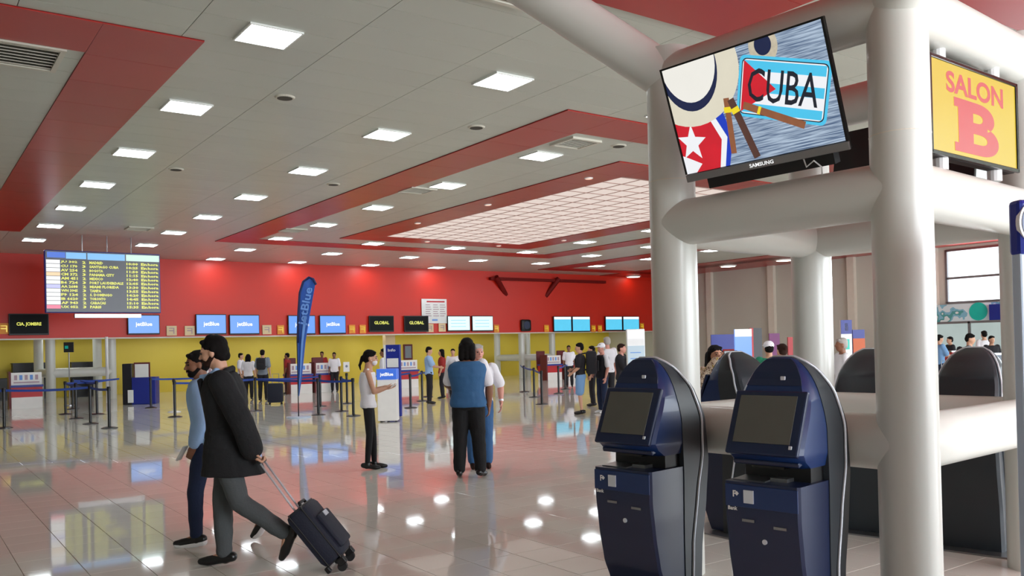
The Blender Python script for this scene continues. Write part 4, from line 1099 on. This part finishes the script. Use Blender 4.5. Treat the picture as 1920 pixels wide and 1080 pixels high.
def human(label, loc, rz, H, pose, wear, vox=.012, skin='skin', hair=('short', 'hair_black'), eyes=False, group=None, build=1.0, extra=None):
    J = dict(BASE)
    J.update(pose); k = H/1.75
    for q in list(J):
        if isinstance(J[q], Vector) and q not in ('handL', 'handR'): J[q] = J[q]*k
    t = thing('person', label, 'person', loc, rz, group); B = build*k
    ty = J['tyaw']; SX = V(math.cos(ty), math.sin(ty), 0); SY = V(-math.sin(ty), math.cos(ty), 0)
    pel, ch, nk, hd = J['pelvis'], J['chest'], J['neck'], J['head']
    def spine(f): # 0 pelvis .. 1 neck
        return lerp(pel, ch, f/.58) if f < .58 else lerp(ch, nk, (f-.58)/.42)
    TOR = [(-.14, .10, .085), (-.08, .155, .115), (.0, .168, .12), (.12, .155, .108), (.27, .140, .10), (.45, .152, .11), (.62, .172, .122), (.78, .182, .118), (.9, .165, .10), (.97, .105, .082), (1.02, .062, .065)]
    def torso(mb, g, f0=-.2, f1=1.1, gf=None):
        rings = []
        for f, a, d in TOR:
            if f < f0 or f > f1: continue
            ex_ = g if gf is None else gf(f)
            rings.append(ringat(spine(max(f, 0)) + V(0, 0, min(f, 0)*.55*k), a*B+ex_, d*B+ex_, SX, SY))
        mb.loft(rings)
    def limb(mb, pts, rs, g):
        for a, b_, r0, r1 in zip(pts, pts[1:], rs, rs[1:]): mb.caps(a, b_, r0*B+g, r1*B+g)
    # head frame
    hy, hp = J['hyaw'], J['hpitch']
    HR = Matrix.Rotation(hy, 3, 'Z')@Matrix.Rotation(hp, 3, 'X')
    def hpnt(x, y, z): return hd + HR@(V(x, y, z)*k)
    # body
    mb = MB()
    mb.ell(hpnt(0, -.012, .028), (.076*k, .094*k, .09*k), HR); mb.ell(hpnt(0, .02, -.02), (.066*k, .074*k, .088*k), HR)
    mb.ell(hpnt(0, .045, -.072), (.045*k, .045*k, .042*k), HR); mb.ell(hpnt(0, .07, -.088), (.022*k, .02*k, .02*k), HR)
    mb.caps(hpnt(0, .083, .018), hpnt(0, .108, -.022), .009*k, .013*k, 8)
    for s in (-1, 1):
        mb.ell(hpnt(.077*s, -.005, -.012), (.011*k, .02*k, .031*k), HR, 10, 8); mb.caps(hpnt(.012*s, .086, .028), hpnt(.045*s, .07, .03), .01*k, .009*k, 8)
        mb.ell(hpnt(.04*s, .06, -.025), (.02*k, .02*k, .02*k), HR, 8, 6)
    mb.caps(hpnt(-.018, .088, -.055), hpnt(.018, .088, -.055), .009*k, .009*k, 8)
    mb.caps(nk-V(0, 0, .04*k), hpnt(0, -.02, -.03), .06*k, .055*k)
    torso(mb, -.012)
    for s, L in ((-1, 'L'), (1, 'R')):
        sh, el, wr = J['sh'+L], J['el'+L], J['wr'+L]
        limb(mb, [sh, el], [.052, .041], -.004); limb(mb, [el, lerp(el, wr, .35), wr], [.041, .042, .027], 0)
        hdv = J['hand'+L] or ((wr-el).normalized(), V(-s, 0, 0))
        hand(mb, wr, hdv[0], hdv[1], (hdv[2] if len(hdv) > 2 else s), k, J['curl'+L])
        hp_, kn, an = J['hip'+L], J['kn'+L], J['an'+L]
        limb(mb, [hp_, kn], [.088, .056], -.01); limb(mb, [kn, lerp(kn, an, .35), an], [.054, .056, .036], -.008 if 'trousers' in wear else 0)
        toe = J['toe'+L] or (an + V(0, .15, -.055)*k); heel = an + (an-toe).normalized()*.02*k - V(0, 0, .03*k)
        mb.caps(an-V(0, 0, .01), lerp(heel, toe, .75), .034*k, .026*k, 10)
    remesh(mb, 'body', skin, t, vox, 3)
    if eyes:
        for s in (-1, 1):
            e = MB(); e.ell(hpnt(.03*s, .0815, .008), (.013*k, .009*k, .008*k), HR, 10, 8); e.build('eye', 'eye_dark', t, True)
            e = MB(); e.caps(hpnt(.015*s, .092, .031), hpnt(.05*s, .078, .032), .005*k, .004*k, 8); e.build('eyebrow', hair[1], t, True)
        e = MB(); e.caps(hpnt(-.016, .0955, -.057), hpnt(.016, .0955, -.057), .005*k, .005*k, 8); e.build('lips', 'lip', t, True)
    # hair
    st, hm = hair; mb = MB()
    if st in ('short', 'wavy', 'long', 'pony', 'bun', 'cap', 'bobbed'):
        mb.ell(hpnt(0, -.022, .048), (.084*k, .098*k, .083*k), HR); mb.ell(hpnt(0, -.045, .0), (.08*k, .075*k, .085*k), HR)
        mb.caps(hpnt(-.045, .052, .088), hpnt(.045, .052, .088), .02*k, .02*k, 10)
    if st == 'wavy':
        for p_, r_ in (((0, .0, .095), .045), ((0, -.075, .03), .044), ((0, -.078, -.045), .04), ((.035, -.06, -.055), .03), ((-.035, -.06, -.055), .03), ((.066, -.02, .02), .028), ((-.066, -.02, .02), .028), ((.058, -.045, -.025), .024), ((-.058, -.045, -.025), .024)): mb.ell(hpnt(*p_), (r_*k,)*3, HR, 12, 8)
    if st in ('long', 'bobbed'):
        for x in (-.05, 0, .05): mb.caps(hpnt(x, -.06, 0), hpnt(x*1.3, -.075, -.13 if st == 'bobbed' else -.19), .055*k, .045*k)
        for s in (-1, 1): mb.caps(hpnt(.075*s, -.01, .03), hpnt(.08*s, -.02, -.1), .03*k, .03*k)
    if st == 'pony':
        mb.ell(hpnt(0, -.11, .01), (.03*k,)*3); mb.caps(hpnt(0, -.12, 0), hpnt(0, -.15, -.12), .03*k, .02*k); mb.caps(hpnt(0, -.15, -.12), hpnt(0, -.13, -.19), .022*k, .008*k)
    if st == 'bun': mb.ell(hpnt(0, -.11, .05), (.045*k,)*3)
    if st != 'bald': remesh(mb, 'hair', hm, t, max(.007, vox*.8), 2, .006, .03)
    else: mb.bm.free()
    for it in wear.get('head', ()):
        mb = MB()
        if it[0] == 'beard':
            mb.ell(hpnt(0, .056, -.082), (.046*k, .04*k, .03*k), HR, 12, 8); mb.caps(hpnt(-.06, .0, -.03), hpnt(-.035, .055, -.08), .018*k, .022*k); mb.caps(hpnt(.06, .0, -.03), hpnt(.035, .055, -.08), .018*k, .022*k)
            mb.caps(hpnt(-.026, .086, -.045), hpnt(.026, .086, -.045), .013*k, .013*k, 8); mb.caps(hpnt(-.03, .07, -.06), hpnt(.03, .07, -.06), .02*k, .02*k, 8); remesh(mb, 'beard', it[1], t, .006, 2)
        if it[0] == 'mask':
            mb.ell(hpnt(0, .055, -.055), (.062*k, .05*k, .05*k), HR, 14, 8); mb.caps(hpnt(-.075, .0, -.02), hpnt(-.04, .06, -.05), .006*k, .01*k, 8); mb.caps(hpnt(.075, .0, -.02), hpnt(.04, .06, -.05), .006*k, .01*k, 8); remesh(mb, 'face_mask', it[1], t, .007, 2)
        if it[0] == 'cap':
            mb.ell(hpnt(0, -.015, .055), (.093*k, .105*k, .085*k), HR, 16, 10); mb.box(hpnt(0, .12, .05), (.13*k, .12*k, .012), HR); remesh(mb, 'cap', it[1], t, .01, 2)
    # trousers
    if 'trousers' in wear:
        m_, end, g = wear['trousers']; mb = MB(); torso(mb, g, -.2, .2)
        for L in 'LR':
            hp_, kn, an = J['hip'+L], J['kn'+L], J['an'+L]
            if end >= 1: limb(mb, [hp_, kn], [.09, .064], g); limb(mb, [kn, lerp(kn, an, .4), lerp(kn, an, .93)], [.064, .06, .05], g)
            else: limb(mb, [hp_, lerp(hp_, kn, end)], [.092, .075], g+.01)
        remesh(mb, wear.get('tname', 'trousers'), m_, t, vox, 4, .014 if g > .004 else .004, .11)
    for i_, (nm, m_, g, sl, hem, sw) in enumerate(wear.get('tops', ())):
        mb = MB(); torso(mb, g, -.1 if hem <= 0 else hem, (1.03 if nm == 'coat' else .985) if nm != 'tank_top' else .93)
        if hem < -.05:   # long coat skirt
            zb = wear['skirt'][0]*k; c0 = wear['skirt'][1]*k; hw_, hd_ = wear['skirt'][2], wear['skirt'][3]
            rings = []
            top = spine(.2)
            for f in (0, .35, .7, 1):
                c = lerp(top, V(c0.x, c0.y, zb), f); rings.append(ringat(c, lerp(.15*B+g, hw_*k, f), lerp(.11*B+g, hd_*k, f), SX, SY))
            mb.loft(rings)
        if nm != 'tank_top' and sl > 0:
            for L in 'LR':
                sh, el, wr = J['sh'+L], J['el'+L], J['wr'+L]
                mb.ell(sh, ((.058*k+g),)*3, None, 12, 8)
                if sl <= 1: mb.caps(sh, lerp(sh, el, sl), .056*k*min(B/k, 1.1)+g, (.056+sw)*k+g)
                else: limb(mb, [sh, el], [.06, .052], g); limb(mb, [el, lerp(el, wr, min(1, sl-1))], [.052, .04+sw], g)
        elif nm == 'tank_top':
            for s in (-1, 1): mb.caps(spine(.86)+SX*.085*s*B, spine(.96)+SX*.075*s*B, .034*B, .028*B)
        remesh(mb, nm, m_, t, vox, 4, .014, .12)
    for L in 'LR':
        an = J['an'+L]; toe = J['toe'+L] or (an + V(0, .17, -.055)*k); d = (toe-an); d = d/d.length
        mb = MB(); m_, kind = wear['shoes']
        upv = V(0, 0, 1) if abs(d.z) < .8 else V(0, 1, 0)
        low = d.cross(d.cross(upv)).normalized()  # pointing down
        heel = an - d*.05*k + low*.035*k; ball = lerp(an, toe, .72)+low*.012*k
        mb.caps(heel, ball, .04*k, .038*k); mb.caps(ball, toe, .038*k, .026*k); mb.caps(an, heel+d*.05*k, .044*k, .04*k)
        sh_ = remesh(mb, 'shoe', m_, t, max(.008, vox*.8), 3)
        if kind == 'white_sole':
            mb = MB(); mb.caps(heel+low*.028*k, ball+low*.028*k, .034*k, .036*k); mb.caps(ball+low*.028*k, toe+low*.016*k, .036*k, .026*k); remesh(mb, 'sole', 'white_plastic', sh_, .009, 2)
    if extra: extra(t, J, k, hpnt, SX, SY)
    return t

FL = -YAW + PI/2      # facing image-left: local +Y -> camera left
FR = -YAW - PI/2
FA = -YAW             # facing away
FT = -YAW + PI        # facing the viewer

# --- man in the black coat (local +Y = image left, local -X (his left) = toward the viewer)
def ex_coat(t, J, k, hpnt, SX, SY):
    nk = J['neck']
    mb = MB(); mb.tube([nk+V(-.09, .0, -.03)*1, nk+V(-.075, -.055, .025), nk+V(0, -.08, .04), nk+V(.075, -.055, .025), nk+V(.09, .0, -.03)], .024, 10); remesh(mb, 'coat_collar', 'coat', t, .008, 3)
    mb = MB(); mb.tube([nk+V(-.06, .1, -.03), nk+V(-.065, .03, .03), nk+V(0, -.04, .035), nk+V(.065, .03, .03), nk+V(.06, .1, -.03)], .018, 10); mb.box(nk+V(0, .12, -.11), (.13, .06, .22), Matrix.Rotation(-.12, 3, 'X'), .01); remesh(mb, 'shirt_front', 'shirt_blue', t, .008, 3)
    for s in (-1, 1):
        mb = MB(); mb.box(nk+V(.085*s, .12, -.16), (.06, .03, .26), Matrix.Rotation(-.12, 3, 'X')@Matrix.Rotation(.22*s, 3, 'Y'), .01); mb.build('lapel', 'coat', t, 'auto')
    c = lerp(J['pelvis'], J['chest'], .05); mb = MB(); mb.box(c+V(-.09, .125, -.02), (.05, .03, .14), None, .008); mb.build('shirt_tail', 'shirt_blue', t, 'auto')
s175 = 1.75/1.79
pose = {kk: (v*s175 if isinstance(v, Vector) else v) for kk, v in dict(
    pelvis=V(0, -.12, .94), chest=V(0, -.12, 1.24), neck=V(0, -.10, 1.49), head=V(0, -.035, 1.655),
    shL=V(-.18, -.15, 1.43), shR=V(.17, -.08, 1.43), elL=V(-.24, -.31, 1.15), wrL=V(-.17, -.37, .92), elR=V(.22, -.1, 1.16), wrR=V(.2, -.04, .95),
    hipL=V(-.09, -.13, .90), hipR=V(.09, -.11, .90), knL=V(-.1, -.24, .52), anL=V(-.1, -.60, .27), toeL=V(-.1, -.555, .09),
    knR=V(.08, -.055, .48), anR=V(.08, -.06, .085), toeR=V(.07, .12, .035)).items()}
pose.update(handL=(V(.1, -.35, -.9), V(0.3, -.9, .2), 1), curlL=1.25, hyaw=.05, hpitch=-.22, tyaw=.0)
human('bearded man in a black coat striding left, pulling a suitcase', spot(400, 6.63), FL, 1.79, pose,
      dict(head=[('beard', 'hair_brown')], trousers=('grey_wool', 1, .012), tops=[('coat', 'coat', .034, 1.95, -.1, .012)], skirt=(.70, V(0, -.17, 0), .2, .235), shoes=('leather_black', '')),
      vox=.008, hair=('wavy', 'hair_black'), eyes=True, extra=ex_coat)

# --- suitcase
q = spot(400, 6.63)
rootM = Matrix.Translation(q)@Matrix.Rotation(FL, 4, 'Z')
ang = math.radians(52)
t = thing('suitcase', 'black wheeled suitcase tilted on its wheels behind the man in the coat', 'suitcase'); t.matrix_world = rootM@Matrix.Translation((-.1, -1.02, .035))@Matrix.Rotation(ang-PI/2, 4, 'X')
# local: +Z along the handle, +Y = front/upper side
LZ = .48
b = MB(); b.box((0, -.01, .06+LZ/2), (.36, .2, LZ), bev=.05); b.build('shell', 'suitcase', t, 'auto')
b = MB(); b.box((0, -.118, .06+LZ*.42), (.3, .04, LZ*.62), bev=.018); b.build('front_pocket', 'suitcase', t, 'auto')
b = MB(); b.box((0, .04, .06+LZ/2), (.366, .01, LZ+.004), bev=.004); b.box((0, -.07, .06+LZ/2), (.366, .01, LZ+.004), bev=.004); b.build('zip', 'black', t)
b = MB(); b.tube([(-.08, -.05, .06+LZ), (-.07, -.05, .085+LZ), (.07, -.05, .085+LZ), (.08, -.05, .06+LZ)], .012, 8); b.build('carry_handle', 'black', t, True)
b = MB(); b.box((.0, -.142, .06+LZ*.68), (.1, .006, .04)); b.build('badge', 'silver', t)
for x in (-.15, .15):
    b = MB(); b.tube([(x-.018, -.03, 0), (x+.018, -.03, 0)], .035, 20); b.build('wheel', 'rubber', t, 'auto')
    b = MB(); b.box((x, -.05, .035), (.05, .07, .06), bev=.01); b.build('wheel_housing', 'black', t)
    b = MB(); b.box((x, .07, .045), (.04, .04, .05), bev=.01); b.build('foot', 'black', t)
HT = .99
for x in (-.06, .06):
    b = MB(); b.tube([(x, .03, .2), (x, -.01, HT)], .008, 10); b.build('handle_tube', 'silver', t, True)
b = MB(); b.box((0, -.01, HT+.005), (.17, .035, .035), bev=.012); b.build('grip', 'black', t, 'auto')

# --- man in the light blue shirt
def ex_paper(t, J, k, hpnt, SX, SY):
    b = MB(); w_ = J['wrL']; b.box(w_+V(-.0, .1, -.06), (.1, .012, .13), Matrix.Rotation(.5, 3, 'X')); tg = b.build('paper', 'poster_white', t)
    b = MB(); b.tube([J['wrL']+(J['elL']-J['wrL'])*.08, J['wrL']+(J['elL']-J['wrL'])*.2], .034, 16); b.build('watch', 'black', t)
    b = MB(); nk = J['neck']; b.tube([nk+V(-.06, .07, -.02), nk+V(-.06, -.01, .02), nk+V(0, -.06, .03), nk+V(.06, -.01, .02), nk+V(.06, .07, -.02)], .016, 8); remesh(b, 'collar', 'shirt_blue', t, .009, 3)
pose = dict(pelvis=V(0, -.05, .92), chest=V(0, -.04, 1.22), neck=V(0, -.02, 1.46), head=V(0, .02, 1.61), shL=V(-.17, -.03, 1.41), shR=V(.17, 0, 1.41),
            elL=V(-.2, -.06, 1.13), wrL=V(-.17, .0, .9), elR=V(.2, .0, 1.15), wrR=V(.14, .06, .99),
            hipL=V(-.09, -.06, .88), hipR=V(.09, -.04, .88), knL=V(-.1, .02, .48), anL=V(-.1, .02, .09), toeL=V(-.1, .2, .035),
            knR=V(.09, -.22, .47), anR=V(.1, -.5, .2), toeR=V(.1, -.42, .045), handL=(V(0, .35, -.9), V(.9, .2, 0), 1), curlL=.8, hyaw=.6, hpitch=-.15)
human('bearded man in a light blue shirt and navy trousers, half hidden behind the coat', spot(380, 7.46), FL, 1.69, pose,
      dict(head=[('beard', 'hair_black')], trousers=('navy_denim', 1, .006), tops=[('shirt', 'shirt_blue', .012, 1.9, -.05+.0, .0)], shoes=('leather_black', 'white_sole')),
      vox=.009, skin='skin_brown', hair=('short', 'hair_black'), eyes=True, extra=ex_paper)

# --- woman in the white top (faces right: her right side is toward the viewer)
def ex_pap2(t, J, k, hpnt, SX, SY):
    b = MB(); b.box(J['wrR']+V(-.03, .1, .03), (.14, .1, .01), Matrix.Rotation(.5, 3, 'X')); b.build('paper', 'poster_white', t)
pose = dict(pelvis=V(0, -.03, .95), chest=V(0, -.04, 1.25), neck=V(0, -.02, 1.48), head=V(0, .02, 1.63), shL=V(-.155, 0, 1.41), shR=V(.155, -.02, 1.41),
            elR=V(.2, .06, 1.14), wrR=V(.14, .24, 1.19), elL=V(-.2, .04, 1.14), wrL=V(-.08, .23, 1.2),
            hipL=V(-.08, -.02, .91), hipR=V(.08, -.03, .91), knL=V(-.06, .03, .5), anL=V(-.07, .04, .085), knR=V(.06, -.02, .5), anR=V(.06, -.06, .085),
            handR=(V(-.3, .9, 0), V(-.3, 0, 1), 1), handL=(V(.3, .9, 0), V(.3, 0, 1), -1), curlR=.5, hpitch=-.12, hyaw=-.1)
human('masked woman in a white sleeveless top and black leggings reading a paper', spot(697, 11.9), FR+.15, 1.64, pose,
      dict(head=[('mask', 'cloth_white')], trousers=('black_cloth', 1, -.006), tname='leggings', tops=[('tank_top', 'cloth_white', .01, 0, 0, 0)], shoes=('leather_black', '')),
      vox=.010, skin='skin', hair=('pony', 'hair_black'), eyes=True, extra=ex_pap2, build=.93)

# --- woman in blue vest seen from behind
pose = dict(shL=V(-.19, .0, 1.42), shR=V(.19, .0, 1.42), elL=V(-.26, .08, 1.17), wrL=V(-.16, .28, 1.1), elR=V(.27, .0, 1.14), wrR=V(.26, .04, .9),
            knL=V(-.11, .0, .5), anL=V(-.13, -.02, .085), knR=V(.12, .0, .5), anR=V(.14, -.02, .085), toeR=V(.2, .13, .03), hpitch=-.05, handR=(V(.05, .1, -1), V(-1, .2, 0), 1))
human('person in a blue vest, white short sleeves and black trousers seen from behind', spot(881, 10.97), FA, 1.76, pose,
      dict(trousers=('black_cloth', 1, .014), tops=[('shirt', 'cloth_white', .012, .8, 0, .008), ('vest', 'vest_blue', .034, 0, 0, 0)], shoes=('leather_black', '')),
      vox=.010, skin='skin_brown', hair=('bobbed', 'hair_black'), build=1.22)
# --- person behind
def ex_watch(t, J, k, hpnt, SX, SY):
    b = MB(); b.tube([lerp(J['wrL'], J['elL'], .06), lerp(J['wrL'], J['elL'], .17)], .036, 16); b.build('watch', 'silver', t)
pose = dict(shL=V(-.2, 0, 1.42), elL=V(-.31, .0, 1.16), wrL=V(-.31, .05, .93), shR=V(.19, 0, 1.42), elR=V(.25, .05, 1.16), wrR=V(.1, .2, 1.1), handL=(V(0, .1, -1), V(1, .1, 0), -1), hyaw=.25)
human('person in a white short-sleeved shirt and jeans, mostly hidden by the blue vest', spot(901, 11.75), FT+.1, 1.68, pose,
      dict(trousers=('denim', 1, .014), tops=[('shirt', 'cloth_white', .014, .85, -.0, .01)], shoes=('hair_brown', '')),
      vox=.010, skin='skin_pink', hair=('short', 'hair_grey'), eyes=True, build=1.15, extra=ex_watch)

def pack(mat_, w=.32, h=.46, d=.2, straps=True):
    def f(t, J, k, hpnt, SX, SY):
        c = lerp(J['pelvis'], J['neck'], .62) + V(0, -.13-d/2, 0)
        b = MB(); b.box(c, (w, d, h), None, .06); bp = b.build('backpack', mat_, t, 'auto')
        b = MB(); b.box(c+V(0, -d/2-.02, -.08), (w*.7, .05, h*.45), None, .02); b.build('pocket', mat_, bp, 'auto')
        for s in (-1, 1):
            b = MB(); b.tube([c+V(.1*s, d/2, h/2-.05), J['neck']+V(.1*s, -.02, .0), J['neck']+V(.11*s, .13, -.12), lerp(J['pelvis'], J['neck'], .45)+V(.13*s, .1, 0), c+V(.13*s, d/2, -h/2+.1)], .018, 8); b.build('strap', mat_, bp, True)
    return f
# group near the backpacker
pose = dict(elR=V(.2, .05, 1.15), wrR=V(.12, .2, 1.1), elL=V(-.2, .04, 1.15), wrL=V(-.13, .2, 1.02), hpitch=-.15, knL=V(-.09, .03, .5), anL=V(-.1, -.02, .085))
human('backpacker in a dark shirt and light blue shorts facing left', spot(1090, 20.4), FL-.1, 1.68, pose,
      dict(trousers=('light_denim', .85, .018), tname='shorts', tops=[('shirt', 'cloth_dark', .016, .75, 0, .01)], shoes=('leather_black', '')), vox=.013, hair=('short', 'hair_black'), extra=pack('cloth_dark', .36, .55, .26))
pose = dict(elR=V(.24, -.0, 1.14), wrR=V(.2, .12, 1.0), hpitch=-.1)
human('person with a white cap, dark vest and jeans behind the backpacker', spot(1131, 20.6), FL+.5, 1.66, pose,
      dict(head=[('cap', 'cloth_white')], trousers=('navy_denim', 1, .012), tops=[('shirt', 'cloth_white', .008, .8, 0, 0), ('vest', 'cloth_dark', .024, 0, 0, 0)], shoes=('white_plastic', '')), vox=.013, hair=('short', 'hair_grey'), skin='skin_pink')
human('tall person in a pale shirt behind the white cap', spot(1141, 22.0), FA+.3, 1.82, dict(),
      dict(trousers=('cloth_dark', 1, .01), tops=[('shirt', 'cloth_white', .016, .8, 0, .01)], shoes=('leather_black', '')), vox=.014, hair=('short', 'hair_grey'), skin='skin_pink')
human('person with reddish hair in a dark jacket left of the front kiosk', spot(1168, 19.5), FR-.4, 1.64, dict(elR=V(.2, .12, 1.2), wrR=V(.15, .25, 1.35), elL=V(-.2, .12, 1.2), wrL=V(-.1, .25, 1.35)),
      dict(trousers=('cloth_dark', 1, .014), tops=[('jacket', 'cloth_dark', .028, 1.9, 0, .01)], shoes=('leather_black', '')), vox=.014, hair=('short', 'hair_brown'), skin='skin_pink')
human('person in a dark top with hand luggage between the backpacker and the white cap', spot(1112, 23), FL, 1.6, dict(),
      dict(trousers=('cloth_dark', 1, .012), tops=[('shirt', 'cloth_dark', .016, .8, 0, .01)], shoes=('leather_black', '')), vox=.016)
# photographer
def ex_phone(t, J, k, hpnt, SX, SY):
    b = MB(); b.box((J['wrL']+J['wrR'])/2+V(0, .06, .08), (.16, .012, .08), None, .004); b.build('phone', 'black_gloss', t)
pose = dict(elL=V(-.26, .2, 1.36), wrL=V(-.12, .32, 1.56), elR=V(.26, .2, 1.36), wrR=V(.12, .32, 1.56), handL=(V(.2, .2, 1), V(.6, .5, 0), -1), handR=(V(-.2, .2, 1), V(-.6, .5, 0), 1), curlL=.8, curlR=.8)
human('person in a floral blouse raising both hands to take a picture', spot(1347, 9.6), FT+.25, 1.6, pose,
      dict(trousers=('cloth_dark', 1, .012), tops=[('blouse', 'floral', .022, 1.9, 0, .02)], shoes=('leather_black', '')), vox=.011, hair=('bobbed', 'hair_black'), eyes=True, extra=ex_phone)
# far people: label, px, Z, facing, H, hair, top mat, trouser mat, extra
def P_(label, px_, Z, face, H, hair, top, tr, skin='skin', ex=None, head=(), pose=None, sl=.8, vox=.018):
    human(label, spot(px_, Z), face, H, pose or dict(), dict(head=list(head), trousers=(tr, 1, .012), tops=[('shirt', top, .016, sl, 0, .008)], shoes=('leather_black', '')), vox=vox, skin=skin, hair=hair, extra=ex, group=None)
SB = ('short', 'hair_black')
work = dict(elR=V(.2, .12, 1.16), wrR=V(.16, .32, 1.12), elL=V(-.2, .12, 1.16), wrL=V(-.16, .32, 1.12), hpitch=-.25)
P_('person in a green top and white cap above the right front kiosk', 1446, 14, FA, 1.62, SB, 'cloth_green', 'cloth_dark', head=[('cap', 'cloth_white')], vox=.014)
P_('dark-haired person in a white shirt beside the one in green', 1471, 13.5, FA+.3, 1.58, ('bun', 'hair_brown'), 'cloth_white', 'cloth_dark', vox=.014)
P_('grey-haired person in a white shirt behind the black-backed kiosk', 1583, 14.5, FL, 1.65, ('short', 'hair_grey'), 'cloth_white', 'cloth_dark', 'skin_brown', vox=.014)
P_('person in a blue shirt at the glass partition', 1764, 24, FR, 1.68, SB, 'light_denim', 'navy_denim', pose=work)
P_('person behind the low red counter at the partition', 1784, 27, FL, 1.62, SB, 'cloth_dark', 'cloth_dark')
P_('man in a grey jacket looking down near the bright window', 1822, 18.5, FR-.6, 1.68, SB, 'cloth_grey', 'cloth_dark', ex=pack('cloth_dark', .2, .4, .12), pose=work, sl=1.9)
P_('dark-haired head seen high behind the glass partition', 1848, 27, FA, 1.78, SB, 'cloth_white', 'cloth_dark')
P_('dark-haired person behind the right grey counter', 1862, 24, FT, 1.62, SB, 'cloth_dark', 'cloth_dark')
P_('person in white by the counters, leftmost of three behind the coat', 453, 32, FR, 1.62, SB, 'cloth_white', 'cloth_dark')
P_('dark-haired person in white, middle of three behind the coat', 467, 30, FA, 1.58, ('long', 'hair_black'), 'cloth_white', 'cloth_dark')
P_('traveller in grey with a dark backpack, right of three behind the coat', 494, 29, FA, 1.72, SB, 'cloth_grey', 'cloth_dark', ex=pack('cloth_dark', .3, .4, .14))
P_('seated-height clerk in dark red left of the feather flag', 540, 33.5, FL, 1.58, SB, 'cloth_red', 'cloth_dark', 'skin_brown')
P_('clerk in dark red behind the counter right of the flag', 605, 36.5, FT, 1.6, SB, 'cloth_red', 'cloth_dark', 'skin_brown')
P_('clerk in white behind the second notice board right of the flag', 628, 34, FT, 1.56, SB, 'cloth_white', 'cloth_dark', 'skin_brown')
P_('person in white left of the navy banner', 722, 24, FL, 1.66, SB, 'cloth_white', 'cloth_dark', 'skin_brown')
P_('traveller in a light blue shirt leaning on the belt right of the banner', 806, 25.5, FR, 1.68, SB, 'shirt_blue', 'cloth_dark', pose=work)
P_('person in a dark red top right of the light blue shirt', 830, 28, FL, 1.6, ('long', 'hair_black'), 'cloth_red', 'cloth_dark')
P_('person in white at the left shoulder of the blue vest', 851, 29, FT, 1.6, SB, 'cloth_white', 'cloth_dark')
P_('clerk in pink-white between the right counters and the backpacker', 1068, 33.6, FT, 1.62, SB, 'cloth_white', 'cloth_dark', 'skin_brown')
# black suitcase by the flag
q = spot(517, 27)
t = thing('suitcase', 'black upright suitcase standing left of the feather flag', 'suitcase', q, -.5)
b = MB(); b.box((0, 0, .36), (.46, .3, .6), bev=.05); b.build('shell', 'suitcase', t, 'auto')
b = MB(); b.tube([(-.1, .1, .66), (-.1, .1, .95), (.1, .1, .95), (.1, .1, .66)], .012, 8); b.build('handle', 'metal', t)
for x in (-.18, .18):
    for y in (-.1, .1): b = MB(); b.tube([(x-.015, y, .03), (x+.015, y, .03)], .03, 12); b.build('wheel', 'rubber', t)
q = spot(1778, 22.5)
t = thing('suitcase', 'black suitcase beside the person in the blue shirt by the partition', 'suitcase', q, -.5)
b = MB(); b.box((0, 0, .4), (.46, .3, .68), bev=.05); b.build('shell', 'suitcase', t, 'auto')
b = MB(); b.tube([(-.1, .1, .74), (-.1, .1, 1.0), (.1, .1, 1.0), (.1, .1, .74)], .012, 8); b.build('handle', 'metal', t)
for x in (-.18, .18):
    for y in (-.1, .1): b = MB(); b.tube([(x-.015, y, .03), (x+.015, y, .03)], .03, 12); b.build('wheel', 'rubber', t)
